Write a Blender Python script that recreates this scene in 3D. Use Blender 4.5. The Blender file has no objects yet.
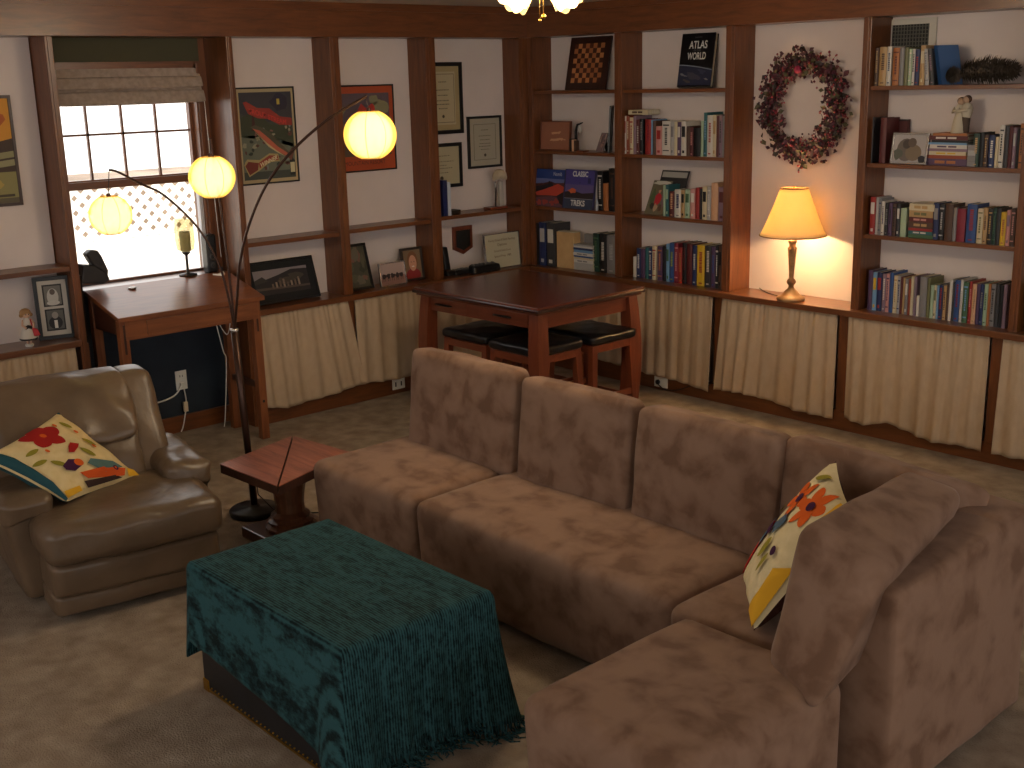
import bpy, bmesh, math, random
from mathutils import Vector, Matrix, noise
random.seed(7)
PI = math.pi
SC = bpy.context.scene
COL = SC.collection

# ------------------------------------------------------------------ camera
FPX, PITCH, ROLL, YAW, CX, CY, CZ = 1185.915, 0.251921, -0.025531, 2.409419, 6.160139, -5.755572, 2.0
_fw = Vector((math.cos(YAW)*math.cos(PITCH), math.sin(YAW)*math.cos(PITCH), -math.sin(PITCH)))
_r = _fw.cross(Vector((0, 0, 1))).normalized(); _u = _r.cross(_fw)
R_ = _r*math.cos(ROLL) + _u*math.sin(ROLL); U_ = -_r*math.sin(ROLL) + _u*math.cos(ROLL)
CAM = Vector((CX, CY, CZ))
def at(px, py, axis, val):
    """measured point of the room: where the sight line of a photo pixel meets the plane axis = val"""
    d = _fw + R_*((px-512)/FPX) - U_*((py-384)/FPX)
    i = 'xyz'.index(axis)
    return CAM + d*((val-CAM[i])/d[i])
cd = bpy.data.cameras.new('camera'); cam = bpy.data.objects.new('camera', cd); COL.objects.link(cam)
cam.matrix_world = Matrix(((R_.x, U_.x, -_fw.x, CX), (R_.y, U_.y, -_fw.y, CY), (R_.z, U_.z, -_fw.z, CZ), (0, 0, 0, 1)))
cd.sensor_width = 36; cd.lens = FPX/1024*36; cd.clip_start = .05; cd.clip_end = 200
SC.camera = cam
SC.view_settings.view_transform = 'Standard'; SC.view_settings.look = 'None'
SC.view_settings.exposure = .55; SC.view_settings.gamma = 1; SC.view_settings.use_curve_mapping = False

# ------------------------------------------------------------------ materials
def srgb(c):
    return tuple(((x/12.92) if x <= .04045 else ((x+.055)/1.055)**2.4) for x in (v/255 for v in c))
MC = {}
def new_mat(name):
    m = bpy.data.materials.new(name); m.use_nodes = True
    return m, m.node_tree.nodes, m.node_tree.links, m.node_tree.nodes['Principled BSDF']
def flat(name, col, rough=.6, metal=0, spec=.5, lin=False):
    k = ('f', name)
    if k in MC: return MC[k]
    m, n, l, b = new_mat(name)
    c = col if lin else srgb(col)
    b.inputs['Base Color'].default_value = (*c, 1); b.inputs['Roughness'].default_value = rough
    b.inputs['Metallic'].default_value = metal; b.inputs['Specular IOR Level'].default_value = spec
    MC[k] = m; return m
def noisy(name, c1, c2, scale=20, rough=.8, bump=.1, detail=4, bscale=None, stretch=(1, 1, 1), lo=.35, hi=.65, sheen=0, c3=None, bdist=.01, spec=.5, distort=0):
    k = ('n', name)
    if k in MC: return MC[k]
    m, n, l, b = new_mat(name)
    tc = n.new('ShaderNodeTexCoord'); mp = n.new('ShaderNodeMapping'); mp.inputs['Scale'].default_value = stretch
    l.new(tc.outputs['Object'], mp.inputs['Vector'])
    nz = n.new('ShaderNodeTexNoise'); nz.inputs['Scale'].default_value = scale; nz.inputs['Detail'].default_value = detail
    nz.inputs['Distortion'].default_value = distort
    l.new(mp.outputs['Vector'], nz.inputs['Vector'])
    cr = n.new('ShaderNodeValToRGB'); cr.color_ramp.elements[0].position = lo; cr.color_ramp.elements[1].position = hi
    cr.color_ramp.elements[0].color = (*srgb(c1), 1); cr.color_ramp.elements[1].color = (*srgb(c2), 1)
    if c3:
        e = cr.color_ramp.elements.new((lo+hi)/2); e.color = (*srgb(c3), 1)
    l.new(nz.outputs['Fac'], cr.inputs['Fac']); l.new(cr.outputs['Color'], b.inputs['Base Color'])
    b.inputs['Roughness'].default_value = rough; b.inputs['Specular IOR Level'].default_value = spec
    if sheen:
        b.inputs['Sheen Weight'].default_value = sheen; b.inputs['Sheen Roughness'].default_value = .4
    if bump:
        n2 = n.new('ShaderNodeTexNoise'); n2.inputs['Scale'].default_value = bscale or scale*4; n2.inputs['Detail'].default_value = 3
        l.new(mp.outputs['Vector'], n2.inputs['Vector'])
        bp = n.new('ShaderNodeBump'); bp.inputs['Strength'].default_value = bump; bp.inputs['Distance'].default_value = bdist
        l.new(n2.outputs['Fac'], bp.inputs['Height']); l.new(bp.outputs['Normal'], b.inputs['Normal'])
    MC[k] = m; return m
def wood(name, c1, c2, grain='z', rough=.35, scale=1.0, coat=.2):
    k = ('w', name, grain)
    if k in MC: return MC[k]
    m, n, l, b = new_mat(name+'_'+grain)
    tc = n.new('ShaderNodeTexCoord'); mp = n.new('ShaderNodeMapping')
    s = {'x': (.12, 1, 1), 'y': (1, .12, 1), 'z': (1, 1, .12)}[grain]
    mp.inputs['Scale'].default_value = tuple(v*scale for v in s)
    l.new(tc.outputs['Object'], mp.inputs['Vector'])
    nz = n.new('ShaderNodeTexNoise'); nz.inputs['Scale'].default_value = 34; nz.inputs['Detail'].default_value = 6; nz.inputs['Roughness'].default_value = .65
    nz.inputs['Distortion'].default_value = .6
    l.new(mp.outputs['Vector'], nz.inputs['Vector'])
    cr = n.new('ShaderNodeValToRGB'); cr.color_ramp.elements[0].position = .3; cr.color_ramp.elements[1].position = .7
    cr.color_ramp.elements[0].color = (*srgb(c1), 1); cr.color_ramp.elements[1].color = (*srgb(c2), 1)
    l.new(nz.outputs['Fac'], cr.inputs['Fac']); l.new(cr.outputs['Color'], b.inputs['Base Color'])
    b.inputs['Roughness'].default_value = rough; b.inputs['Coat Weight'].default_value = coat; b.inputs['Coat Roughness'].default_value = .25
    bp = n.new('ShaderNodeBump'); bp.inputs['Strength'].default_value = .08; bp.inputs['Distance'].default_value = .004
    l.new(nz.outputs['Fac'], bp.inputs['Height']); l.new(bp.outputs['Normal'], b.inputs['Normal'])
    MC[k] = m; return m
def glow(name, col, strength):
    k = ('g', name)
    if k in MC: return MC[k]
    m, n, l, b = new_mat(name)
    b.inputs['Base Color'].default_value = (*srgb(col), 1)
    b.inputs['Emission Color'].default_value = (*srgb(col), 1); b.inputs['Emission Strength'].default_value = strength
    MC[k] = m; return m
def shell(name, col, strength, trans):
    """lit paper or frosted glass: glows itself and lets the bulb show through"""
    k = ('s', name)
    if k in MC: return MC[k]
    m, n, l, b = new_mat(name)
    b.inputs['Base Color'].default_value = (*srgb(col), 1); b.inputs['Roughness'].default_value = .6
    b.inputs['Emission Color'].default_value = (*srgb(col), 1); b.inputs['Emission Strength'].default_value = strength
    t = n.new('ShaderNodeBsdfTransparent'); mx = n.new('ShaderNodeMixShader'); mx.inputs[0].default_value = trans
    l.new(b.outputs[0], mx.inputs[1]); l.new(t.outputs[0], mx.inputs[2]); l.new(mx.outputs[0], n['Material Output'].inputs['Surface'])
    MC[k] = m; return m

WD = ((88, 48, 22), (122, 70, 34))
def WT(g): return wood('trim_wood', *WD, grain=g)
def WC(g): return wood('counter_wood', (92, 52, 26), (120, 72, 40), grain=g, rough=.28, coat=.4)
def WDK(g): return wood('desk_oak', (112, 62, 34), (142, 84, 48), grain=g, rough=.3, coat=.3)
def WTB(g): return wood('cherry_wood', (92, 42, 24), (122, 60, 36), grain=g, rough=.3, coat=.3)
WALL = noisy('wall_paint', (214, 200, 194), (220, 206, 200), scale=3, rough=.85, bump=.03, bscale=60)
CARPET = noisy('carpet_pile', (132, 116, 100), (170, 154, 136), scale=9, rough=1, bump=.8, bscale=150, detail=14, lo=.3, hi=.72, c3=(152, 136, 119), bdist=.008, spec=.1)
SUEDE = noisy('microsuede', (112, 85, 68), (138, 110, 92), scale=9, rough=.92, bump=.15, bscale=140, detail=9, lo=.36, hi=.60, sheen=.10, c3=(130, 102, 84), bdist=.003, spec=.1, distort=.25)
LEATHER = noisy('taupe_leather', (92, 74, 56), (108, 88, 68), scale=5, rough=.36, bump=.45, bscale=11, detail=5, bdist=.012, spec=.5)
CURT = noisy('curtain_linen', (184, 160, 132), (190, 166, 138), scale=30, rough=.95, bump=.08, bscale=300, stretch=(1, 1, .5), bdist=.001, spec=.1)
BLACK = flat('black_plastic', (16, 16, 18), .35)
BLACKL = noisy('black_leather', (14, 14, 16), (22, 22, 26), scale=10, rough=.28, bump=.25, bscale=30, bdist=.006)
METAL_D = flat('dark_bronze_metal', (62, 40, 30), .35, .6)
BRASS = flat('brass', (170, 130, 50), .35, 1)
WHITE = flat('white_plastic', (230, 228, 220), .5)
GLASSM = None

# ------------------------------------------------------------------ mesh builder
class MB:
    def __init__(s): s.v = []; s.f = []; s.mi = []; s.sm = []; s.mats = []
    def m(s, mat):
        if mat not in s.mats: s.mats.append(mat)
        return s.mats.index(mat)
    def add(s, vs, fs, mat, smooth=False):
        b = len(s.v); s.v += [Vector(v) for v in vs]; i = s.m(mat)
        for f in fs: s.f.append([b+k for k in f]); s.mi.append(i); s.sm.append(smooth)
    def box(s, x0, x1, y0, y1, z0, z1, mat, bev=0):
        s.hexa([(x0, y0, z0), (x1, y0, z0), (x1, y1, z0), (x0, y1, z0), (x0, y0, z1), (x1, y0, z1), (x1, y1, z1), (x0, y1, z1)], mat, bev)
    def hexa(s, P, mat, bev=0):
        F = [(0, 3, 2, 1), (4, 5, 6, 7), (0, 1, 5, 4), (1, 2, 6, 5), (2, 3, 7, 6), (3, 0, 4, 7)]
        if not bev: s.add(P, F, mat); return
        bm = bmesh.new(); vv = [bm.verts.new(p) for p in P]
        for f in F: bm.faces.new([vv[k] for k in f])
        bmesh.ops.bevel(bm, geom=bm.edges[:], offset=bev, segments=2, affect='EDGES', profile=.6)
        bm.verts.index_update(); s.add([v.co.copy() for v in bm.verts], [[v.index for v in f.verts] for f in bm.faces], mat); bm.free()
    def bar(s, a, b, w, h, mat, up=(0, 0, 1), w2=None, h2=None, bev=0):
        a = Vector(a); b = Vector(b); d = (b-a).normalized(); u = Vector(up)
        if abs(d.dot(u)) > .98: u = Vector((1, 0, 0))
        x = d.cross(u).normalized(); y = x.cross(d).normalized(); w2 = w2 or w; h2 = h2 or h
        P = [a-x*w/2-y*h/2, a+x*w/2-y*h/2, a+x*w/2+y*h/2, a-x*w/2+y*h/2, b-x*w2/2-y*h2/2, b+x*w2/2-y*h2/2, b+x*w2/2+y*h2/2, b-x*w2/2+y*h2/2]
        s.hexa([P[0], P[1], P[2], P[3], P[4], P[5], P[6], P[7]], mat, bev)
    def prism(s, poly, n, mat):
        n = Vector(n); k = len(poly); P = [Vector(p) for p in poly]; Q = [p+n for p in P]
        s.add(P+Q, [list(range(k))[::-1], [k+i for i in range(k)]] + [[i, (i+1) % k, k+(i+1) % k, k+i] for i in range(k)], mat)
    def poly(s, pts, mat): s.add(pts, [list(range(len(pts)))], mat)
    def lathe(s, prof, c, mat, n=24, axis='z', smooth=True, cap=True):
        vs = []; fs = []; c = Vector(c)
        for r, z in prof:
            for k in range(n):
                a = 2*PI*k/n
                vs.append(c+Vector((r*math.cos(a), r*math.sin(a), z)) if axis == 'z' else
                          (c+Vector((z, r*math.cos(a), r*math.sin(a))) if axis == 'x' else c+Vector((r*math.cos(a), z, r*math.sin(a)))))
        for j in range(len(prof)-1):
            for k in range(n): fs.append([j*n+k, j*n+(k+1) % n, (j+1)*n+(k+1) % n, (j+1)*n+k])
        s.add(vs, fs, mat, smooth)
        if cap:
            if prof[0][0] > 1e-5: s.add(vs[:n], [list(range(n))[::-1]], mat)
            if prof[-1][0] > 1e-5: s.add(vs[-n:], [list(range(n))], mat)
    def tube(s, pts, r, mat, n=8, smooth=True):
        P = [Vector(p) for p in pts]; m = len(P); vs = []; fs = []
        rr = r if isinstance(r, (list, tuple)) else [r]*m
        prev = None
        for i in range(m):
            d = (P[min(i+1, m-1)]-P[max(i-1, 0)]).normalized()
            if prev is None:
                ref = Vector((0, 0, 1)) if abs(d.z) < .9 else Vector((1, 0, 0)); x = d.cross(ref).normalized()
            else:
                x = (prev-d*prev.dot(d)).normalized()
            prev = x; y = d.cross(x)
            for k in range(n):
                a = 2*PI*k/n; vs.append(P[i]+(x*math.cos(a)+y*math.sin(a))*rr[i])
        for i in range(m-1):
            for k in range(n): fs.append([i*n+k, i*n+(k+1) % n, (i+1)*n+(k+1) % n, (i+1)*n+k])
        fs.append(list(range(n))[::-1]); fs.append([(m-1)*n+k for k in range(n)])
        s.add(vs, fs, mat, smooth)
    def ball(s, c, r, mat, n=12, sc=(1, 1, 1)):
        pr = [(max(1e-6, r*math.sin(PI*i/n)), -r*math.cos(PI*i/n)) for i in range(n+1)]
        b = len(s.v); s.lathe(pr, (0, 0, 0), mat, n=n+4, cap=False)
        for i in range(b, len(s.v)):
            v = s.v[i]; s.v[i] = Vector((v.x*sc[0]+c[0], v.y*sc[1]+c[1], v.z*sc[2]+c[2]))
    def soft(s, C, mat, r=(.18, .18, .18), bulge=(.05, .05, .05), n=16, namp=0, nsc=6, seed=0, fn=None):
        """rounded, puffed box mapped to 8 corners (near-bottom first, ring, then top ring)"""
        C = [Vector(c) for c in C]; pts = {}; vs = []; fs = []
        def mp(a, b, c):
            # round
            q = []
            for t, rr in zip((a, b, c), r):
                q.append(t)
            k = [max(-1+rr, min(1-rr, t)) for t, rr in zip(q, r)]
            d = [(t-kk)/rr for t, kk, rr in zip(q, k, r)]
            ln = math.sqrt(sum(t*t for t in d)); mx = max(abs(t) for t in d)
            if ln > 1e-6: d = [t/ln*mx for t in d]
            w = [kk+dd*rr for kk, dd, rr in zip(k, d, r)]
            w0 = list(w)
            w[0] += bulge[0]*w0[0]*(1-w0[1]**2)*(1-w0[2]**2)
            w[1] += bulge[1]*w0[1]*(1-w0[0]**2)*(1-w0[2]**2)
            w[2] += bulge[2]*w0[2]*(1-w0[0]**2)*(1-w0[1]**2)
            if fn: w = fn(*w)
            x, y, z = [(t+1)/2 for t in w]
            lo = (C[0]*(1-x)+C[1]*x)*(1-y)+(C[3]*(1-x)+C[2]*x)*y
            hi = (C[4]*(1-x)+C[5]*x)*(1-y)+(C[7]*(1-x)+C[6]*x)*y
            p = lo*(1-z)+hi*z
            if namp:
                nv = noise.noise_vector(p*nsc+Vector((seed*3.1, seed*1.7, seed)))
                p = p+nv*namp
            return p
        def vid(i, j, k):
            key = (i, j, k)
            if key not in pts:
                f = lambda t: math.copysign(abs(t)**.8, t)
                pts[key] = len(vs); vs.append(mp(f(2*i/n-1), f(2*j/n-1), f(2*k/n-1)))
            return pts[key]
        for i in range(n):
            for j in range(n):
                fs.append([vid(i, j, 0), vid(i, j+1, 0), vid(i+1, j+1, 0), vid(i+1, j, 0)])
                fs.append([vid(i, j, n), vid(i+1, j, n), vid(i+1, j+1, n), vid(i, j+1, n)])
                fs.append([vid(i, 0, j), vid(i+1, 0, j), vid(i+1, 0, j+1), vid(i, 0, j+1)])
                fs.append([vid(i, n, j), vid(i, n, j+1), vid(i+1, n, j+1), vid(i+1, n, j)])
                fs.append([vid(0, i, j), vid(0, i, j+1), vid(0, i+1, j+1), vid(0, i+1, j)])
                fs.append([vid(n, i, j), vid(n, i+1, j), vid(n, i+1, j+1), vid(n, i, j+1)])
        s.add(vs, fs, mat, True)
    def build(s, name, parent=None, local=False, label=None, kind=None):
        me = bpy.data.meshes.new(name); vs = s.v
        if parent is not None and not local:
            inv = wmat(parent).inverted(); vs = [inv @ v for v in vs]
        me.from_pydata([tuple(v) for v in vs], [], s.f)
        for m in s.mats: me.materials.append(m)
        me.polygons.foreach_set('material_index', s.mi); me.polygons.foreach_set('use_smooth', s.sm); me.update()
        o = bpy.data.objects.new(name, me); COL.objects.link(o)
        if parent is not None: o.parent = parent
        if label: o['label'] = label
        if kind: o['kind'] = kind
        return o
def wmat(o):
    M = Matrix.Translation(o.location) @ o.rotation_euler.to_matrix().to_4x4()
    return (wmat(o.parent) @ M) if o.parent else M
def tag(o, label, cat, group=None, kind=None):
    o['label'] = label; o['category'] = cat
    if group: o['group'] = group
    if kind: o['kind'] = kind
    return o
def thing(name, label, cat, loc=(0, 0, 0), rz=0, group=None):
    o = bpy.data.objects.new(name, None); COL.objects.link(o); o.location = loc; o.rotation_euler = (0, 0, rz)
    o.empty_display_size = .05
    return tag(o, label, cat, group)
def struct(name, mb):
    o = mb.build(name); o['kind'] = 'structure'; return o
def boxobj(name, dims, mat, parent=None, bev=0, **k):
    b = MB(); b.box(*dims, mat, bev); return b.build(name, parent, **k)
def outward(o):
    bm = bmesh.new(); bm.from_mesh(o.data); bmesh.ops.recalc_face_normals(bm, faces=bm.faces[:]); bm.to_mesh(o.data); bm.free(); return o

class Fr:
    """flat frame: origin, right, up, normal (towards the viewer side)"""
    def __init__(s, o, u, v): s.o = Vector(o); s.u = Vector(u).normalized(); s.v = Vector(v).normalized(); s.n = s.u.cross(s.v).normalized()
    def __call__(s, a, b, c=0): return s.o+s.u*a+s.v*b+s.n*c
def pbox(mb, F, a0, a1, b0, b1, c0, c1, mat, bev=0):
    mb.hexa([F(a0, b0, c0), F(a1, b0, c0), F(a1, b0, c1), F(a0, b0, c1), F(a0, b1, c0), F(a1, b1, c0), F(a1, b1, c1), F(a0, b1, c1)][:4] +
            [F(a0, b1, c0), F(a1, b1, c0), F(a1, b1, c1), F(a0, b1, c1)], mat, bev)
def ppoly(mb, F, pts, c, mat): mb.poly([F(a, b, c) for a, b in pts], mat)
def blob(cx, cy, rx, ry, n=14, rot=0, wob=0, seed=0):
    rnd = random.Random(seed); out = []
    for k in range(n):
        a = 2*PI*k/n; q = 1+wob*(rnd.random()-.5)*2
        x, y = rx*q*math.cos(a), ry*q*math.sin(a)
        out.append((cx+x*math.cos(rot)-y*math.sin(rot), cy+x*math.sin(rot)+y*math.cos(rot)))
    return out
def text(name, s, F, a, b, size, mat, parent, c=.001, align='CENTER', sx=1.0, bend=None, bold=.0):
    cu = bpy.data.curves.new(name, 'FONT'); cu.body = s; cu.size = size; cu.align_x = align; cu.align_y = 'CENTER'; cu.extrude = 0; cu.offset = bold
    tmp = bpy.data.objects.new(name, cu); COL.objects.link(tmp)
    dg = bpy.context.evaluated_depsgraph_get(); me = bpy.data.meshes.new_from_object(tmp.evaluated_get(dg))
    bpy.data.objects.remove(tmp)
    inv = wmat(parent).inverted() if parent else Matrix()
    for v in me.vertices:
        x, y = v.co.x*sx, v.co.y
        if bend: x, y = bend(x, y)
        v.co = inv @ F(a+x, b+y, c)
    me.materials.clear(); me.materials.append(mat)
    o = bpy.data.objects.new(name, me); COL.objects.link(o); o.parent = parent
    return o

# ------------------------------------------------------------------ room
D = .20            # depth of the shelving recess
CT = .71           # counter top height
ZB = 2.266         # underside of the beam
ZC = 2.462         # ceiling
PL = [(-3.32, -3.28), (-2.302, -2.265), (-1.618, -1.55), (-.894, -.815)]      # posts along the left wall (y spans)
PR = [(.817, .877), (1.70, 1.764), (2.60, 2.648), (3.498, 3.545)]             # posts along the right wall (x spans)
b = MB(); b.box(-.5, 10, -9, .4, -.1, 0, CARPET); struct('floor', b)
b = MB(); b.box(-.5, 10, -9, .4, ZC, ZC+.1, flat('ceiling_paint', (205, 196, 184), .9)); struct('ceiling', b)
# right wall (the one with the wreath)
b = MB(); b.box(-D, 10, D, D+.12, 0, ZC, WALL); struct('wall_right', b)
# left wall with the window hole: y -3.22..-2.36, z .985..2.135
WX = -.26
WY0, WY1, WZ0, WZ1 = -3.245, -2.335, .945, 2.13
GREEN = flat('dark_green_paint', (70, 66, 44), .8)
NAVY = noisy('dark_navy_paint', (22, 32, 44), (30, 42, 54), scale=5, rough=.7, bump=.05)
b = MB()
b.box(-D-.12, -D, -9, -3.32, 0, ZC, WALL); b.box(-D-.12, -D, -2.29, D, 0, ZC, WALL)
b.box(WX-.12, WX, -3.32, WY0, 0, ZC, WALL); b.box(WX-.12, WX, WY1, -2.29, 0, ZC, WT('z'))
b.box(WX-.12, WX, WY0, WY1, WZ1, ZC, GREEN); b.box(WX-.12, WX, WY0, WY1, .05, WZ0, NAVY)
b.box(WX-.003, WX+.002, -3.30, WY0, .05, .95, NAVY); b.box(WX-.003, WX+.002, WY1, -2.29, .05, .95, NAVY)
struct('wall_left', b)
b = MB(); b.box(10, 10.1, -9, .4, 0, .9, WALL); struct('unseen_low_wall_far', b)  # unseen wall, cut low so world light enters the room above it
b = MB(); b.box(-.5, 10, -9.1, -9, 0, 1.3, WALL); struct('unseen_low_wall_near', b)  # unseen low wall, only partly closes this side to control the world light

# beam round the top of the shelving
b = MB()
b.box(-.005, .035, -9, .035, ZB, ZC-.03, WT('y')); b.box(-D, 0, -9, D, ZB+.0, ZB+.035, WT('y'))
b.box(-.0, .045, -9, .045, ZC-.045, ZC, WT('y'))
o = struct('trim_1', b)
b = MB()
b.box(.035, 10, -.035, .005, ZB, ZC-.03, WT('x')); b.box(0, 10, 0, D, ZB+.0, ZB+.035, WT('x')); b.box(.045, 10, -.045, 0, ZC-.045, ZC, WT('x'))
struct('trim_2', b)
ti = 3
def post(b, dims_side, dims_face, trim):
    b.box(*dims_side, WT('z')); b.box(*dims_face, WT('z'), .004); b.box(*trim, WT('z'), .003)
for i, (y0, y1) in enumerate(PL):
    b = MB(); yc = (y0+y1)/2; w = .014 if i < 2 else .022
    b.box(-D if i > 1 else WX, -.006, yc-w, yc+w, CT if i > 1 else 0, ZB, WT('z'))
    b.box(-.012, .008, y0, y1, CT if i > 1 else 0, ZB, WT('z'), .003)
    b.box(.006, .012, y0+.3*(y1-y0), y1-.3*(y1-y0), CT if i > 1 else 0, ZB, WT('z'), .002)
    struct('trim_%d' % ti, b); ti += 1
for i, (x0, x1) in enumerate(PR):
    b = MB(); xc = (x0+x1)/2; w = .022
    b.box(xc-w, xc+w, .006, D, CT, ZB, WT('z')); b.box(x0, x1, -.008, .012, CT, ZB, WT('z'), .003)
    b.box(x0+.3*(x1-x0), x1-.3*(x1-x0), -.012, -.006, CT, ZB, WT('z'), .002)
    struct('trim_%d' % ti, b); ti += 1
# corner posts: two boards meeting in the corner
b = MB()
b.box(-D, .0, -.05, -.012, CT, ZB, WT('z')); b.box(-.012, .008, -.085, .0, CT, ZB, WT('z'), .003); b.box(.006, .012, -.06, -.03, CT, ZB, WT('z'), .002)
b.box(.0, .028, .0, D, CT, ZB, WT('z')); b.box(.0, .045, -.008, .012, CT, ZB, WT('z'), .003); b.box(.014, .03, -.012, -.006, CT, ZB, WT('z'), .002)
struct('trim_%d' % ti, b); ti += 1
# far left post beyond the frame, base dividers, baseboards
OV = .035
for i, (y0, y1) in enumerate([(-4.22, -4.16), (-1.625, -1.545), (-.88, -.83), (-2.31, -2.26), (-3.32, -3.27)]):
    b = MB(); b.box(-D, .0, y0, y1, .0, CT-.03, WT('z')); struct('trim_%d' % ti, b); ti += 1
for i, (x0, x1) in enumerate([(.78, .83), (1.65, 1.71), (2.53, 2.59), (3.42, 3.48), (4.32, 4.38)]):
    b = MB(); b.box(x0, x1, .0, D, 0, CT-.03, WT('z')); struct('trim_%d' % ti, b); ti += 1
b = MB(); b.box(-.02, .002, -9, -3.32, 0, .115, WT('y'), .003); b.box(-.02, .002, -2.265, 0, 0, .115, WT('y'), .003)
b.box(WX, WX+.02, -3.30, -2.29, 0, .10, WT('y'), .003); struct('baseboard_left', b)
b = MB(); b.box(.0, 10, -.002, .02, 0, .115, WT('x'), .003); struct('baseboard_right', b)
# counters
def counter(name, dims, g, label):
    o = boxobj(name, dims, WC(g), bev=.004); return tag(o, label, 'countertop')
counter('countertop', (-D+.002, OV, -9, -3.32, CT-.035, CT), 'y', 'brown wooden countertop under the doll, left of the window desk')
counter('countertop', (-D+.002, OV, -2.262, .0, CT-.035, CT), 'y', 'brown wooden countertop under the black framed pictures, right of the window desk')
counter('countertop', (OV+.001, 10, -OV-.02, D-.002, CT-.035, CT), 'x', 'long brown wooden countertop under the lit table lamp and bookshelves')

# shelves
SH = []
def shelf(dims, g, label): SH.append(tag(boxobj('shelf', dims, WT(g), bev=.002), label, 'shelf', 'wooden shelf boards of the built-in shelving'))
bayR = [(.030, .825, 'in the corner bay'), (.870, 1.708, 'left of the wreath'), (2.646, 3.50, 'right of the wreath')]
Z1, Z2, Z3 = 1.915, 1.512, 1.130
T = .022
for x0, x1, nm in bayR:
    it = {'in the corner bay': ('carrying the checkered board', 'carrying the small framed plaque', 'carrying the travel calendars'),
          'left of the wreath': ('carrying the black atlas', 'carrying books with a book laid across them', 'carrying the magazine and bright books'),
          'right of the wreath': ('carrying the long pine cone', 'carrying the couple figurine and photo', 'with a red book at left')}[nm]
    for z, w, t in zip((Z1, Z2, Z3), ('top', 'middle', 'low'), it):
        shelf((x0, x1, .012, D-.001, z-T, z), 'x', 'wooden shelf %s %s' % (nm, t))
shelf((-D+.001, -.012, -4.16, -3.318, 1.075, 1.100), 'y', 'short brown shelf above the doll at the far left')
shelf((-D+.001, -.012, -2.266, -1.608, 1.080, 1.105), 'y', 'brown shelf above the large black framed landscape')
shelf((-D+.001, -.012, -1.560, -.880, 1.088, 1.113), 'y', 'brown shelf above the three small framed photographs')
shelf((-D+.001, -.012, -.828, -.050, 1.098, 1.123), 'y', 'brown shelf above the small plaque and silver framed certificate')
shelf((3.547, 4.4, .012, D-.001, Z3-T, Z3), 'x', 'brown shelf at the far right edge, above the yellow-green book')

# ------------------------------------------------------------------ window
def lattice():
    b = MB(); W = flat('white_lattice', (235, 232, 225), .7)
    x = -4.3
    for k in range(-40, 80):
        y = -6.0+k*.13
        for s in (1, -1):
            a = Vector((x+(.01 if s > 0 else -.01), y, .55)); c = Vector((x+(.01 if s > 0 else -.01), y+s*.62, 1.17))
            b.bar(a, c, .048, .01, W, up=(1, 0, 0))
    b.box(x-.04, x+.03, -13, 5, 1.15, 1.20, W); b.box(x-.04, x+.03, -13, 5, .60, .66, W)
    for y in (-6.2, -4.5, -2.0, 0): b.box(x-.05, x+.05, y, y+.1, .5, 1.20, W)
    return b.build('lattice_fence')
tag(lattice(), 'bright white diagonal lattice fence seen through the window', 'fence')
GR = flat('pale_patio', (225, 218, 205), .9)
b = MB(); b.box(-14, -.5, -18, 8, .50, .62, GR); struct('ground', b)
b = MB(); b.box(-6, -5.0, -12, 5, .2, 1.16, noisy('deck_shade', (104, 88, 74), (150, 132, 114), scale=2, bump=0))
tag(b.build('garden_wall'), 'pinkish tan low garden wall behind the white lattice fence', 'wall')
# window: wood frame, sashes, muntins, panes, blind
wt = bpy.data.objects.new('window_1', None); COL.objects.link(wt); wt.location = (WX, (WY0+WY1)/2, WZ0); wt['kind'] = 'structure'
WO = WT('z')
b = MB()
b.box(WX-.12, WX+.012, WY0-.005, WY0+.02, WZ0, WZ1, WO); b.box(WX-.12, WX+.012, WY1-.045, WY1+.005, WZ0, WZ1, WO)
b.box(WX-.12, WX+.012, WY0, WY1, WZ1-.03, WZ1+.012, WT('y'))
b.box(WX+.0, WX+.02, WY1-.035, WY1-.01, WZ0, WZ1, WO, .003)
b.build('window_frame', wt)
ya, yb = WY0+.02, WY1-.045
b = MB(); zr = 1.495
b.box(WX-.085, WX-.05, ya, yb, zr-.015, zr+.02, WT('y')); b.box(WX-.085, WX-.05, ya, ya+.012, zr, WZ1-.03, WO); b.box(WX-.085, WX-.05, yb-.02, yb, zr, WZ1-.03, WO)
yg = [ya+.012+(yb-.02-ya-.012)*k/4 for k in range(5)]
for y in yg[1:4]: b.box(WX-.078, WX-.06, y-.006, y+.006, zr, WZ1-.03, WO)
b.box(WX-.078, WX-.06, ya, yb, 1.752, 1.764, WT('y'))
b.build('window_sash', wt, label='upper sash with thin wooden grid bars')
b = MB(); b.box(WX-.05, WX-.015, ya, yb, zr-.028, zr+.012, WT('y')); b.box(WX-.05, WX-.015, ya, ya+.01, WZ0, zr, WO); b.box(WX-.05, WX-.015, yb-.022, yb, WZ0, zr, flat('pale_vinyl', (200, 200, 205), .5)); b.box(WX-.05, WX-.015, ya, yb, WZ0, WZ0+.012, WT('y'))
b.build('window_sash', wt, label='lower sash without grid bars')
gm = bpy.data.materials.new('window_glass'); gm.use_nodes = True; n = gm.node_tree.nodes; l = gm.node_tree.links; n.clear()
gl = n.new('ShaderNodeBsdfGlossy'); gl.inputs['Roughness'].default_value = .02; tr = n.new('ShaderNodeBsdfTransparent'); mx = n.new('ShaderNodeMixShader'); mx.inputs[0].default_value = .05
ou = n.new('ShaderNodeOutputMaterial'); l.new(tr.outputs[0], mx.inputs[1]); l.new(gl.outputs[0], mx.inputs[2]); l.new(mx.outputs[0], ou.inputs['Surface'])
GLASSM = gm
b = MB(); b.box(WX-.071, WX-.068, ya+.012, yb-.02, zr+.02, WZ1-.03, gm); b.build('window_pane', wt)
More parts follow.
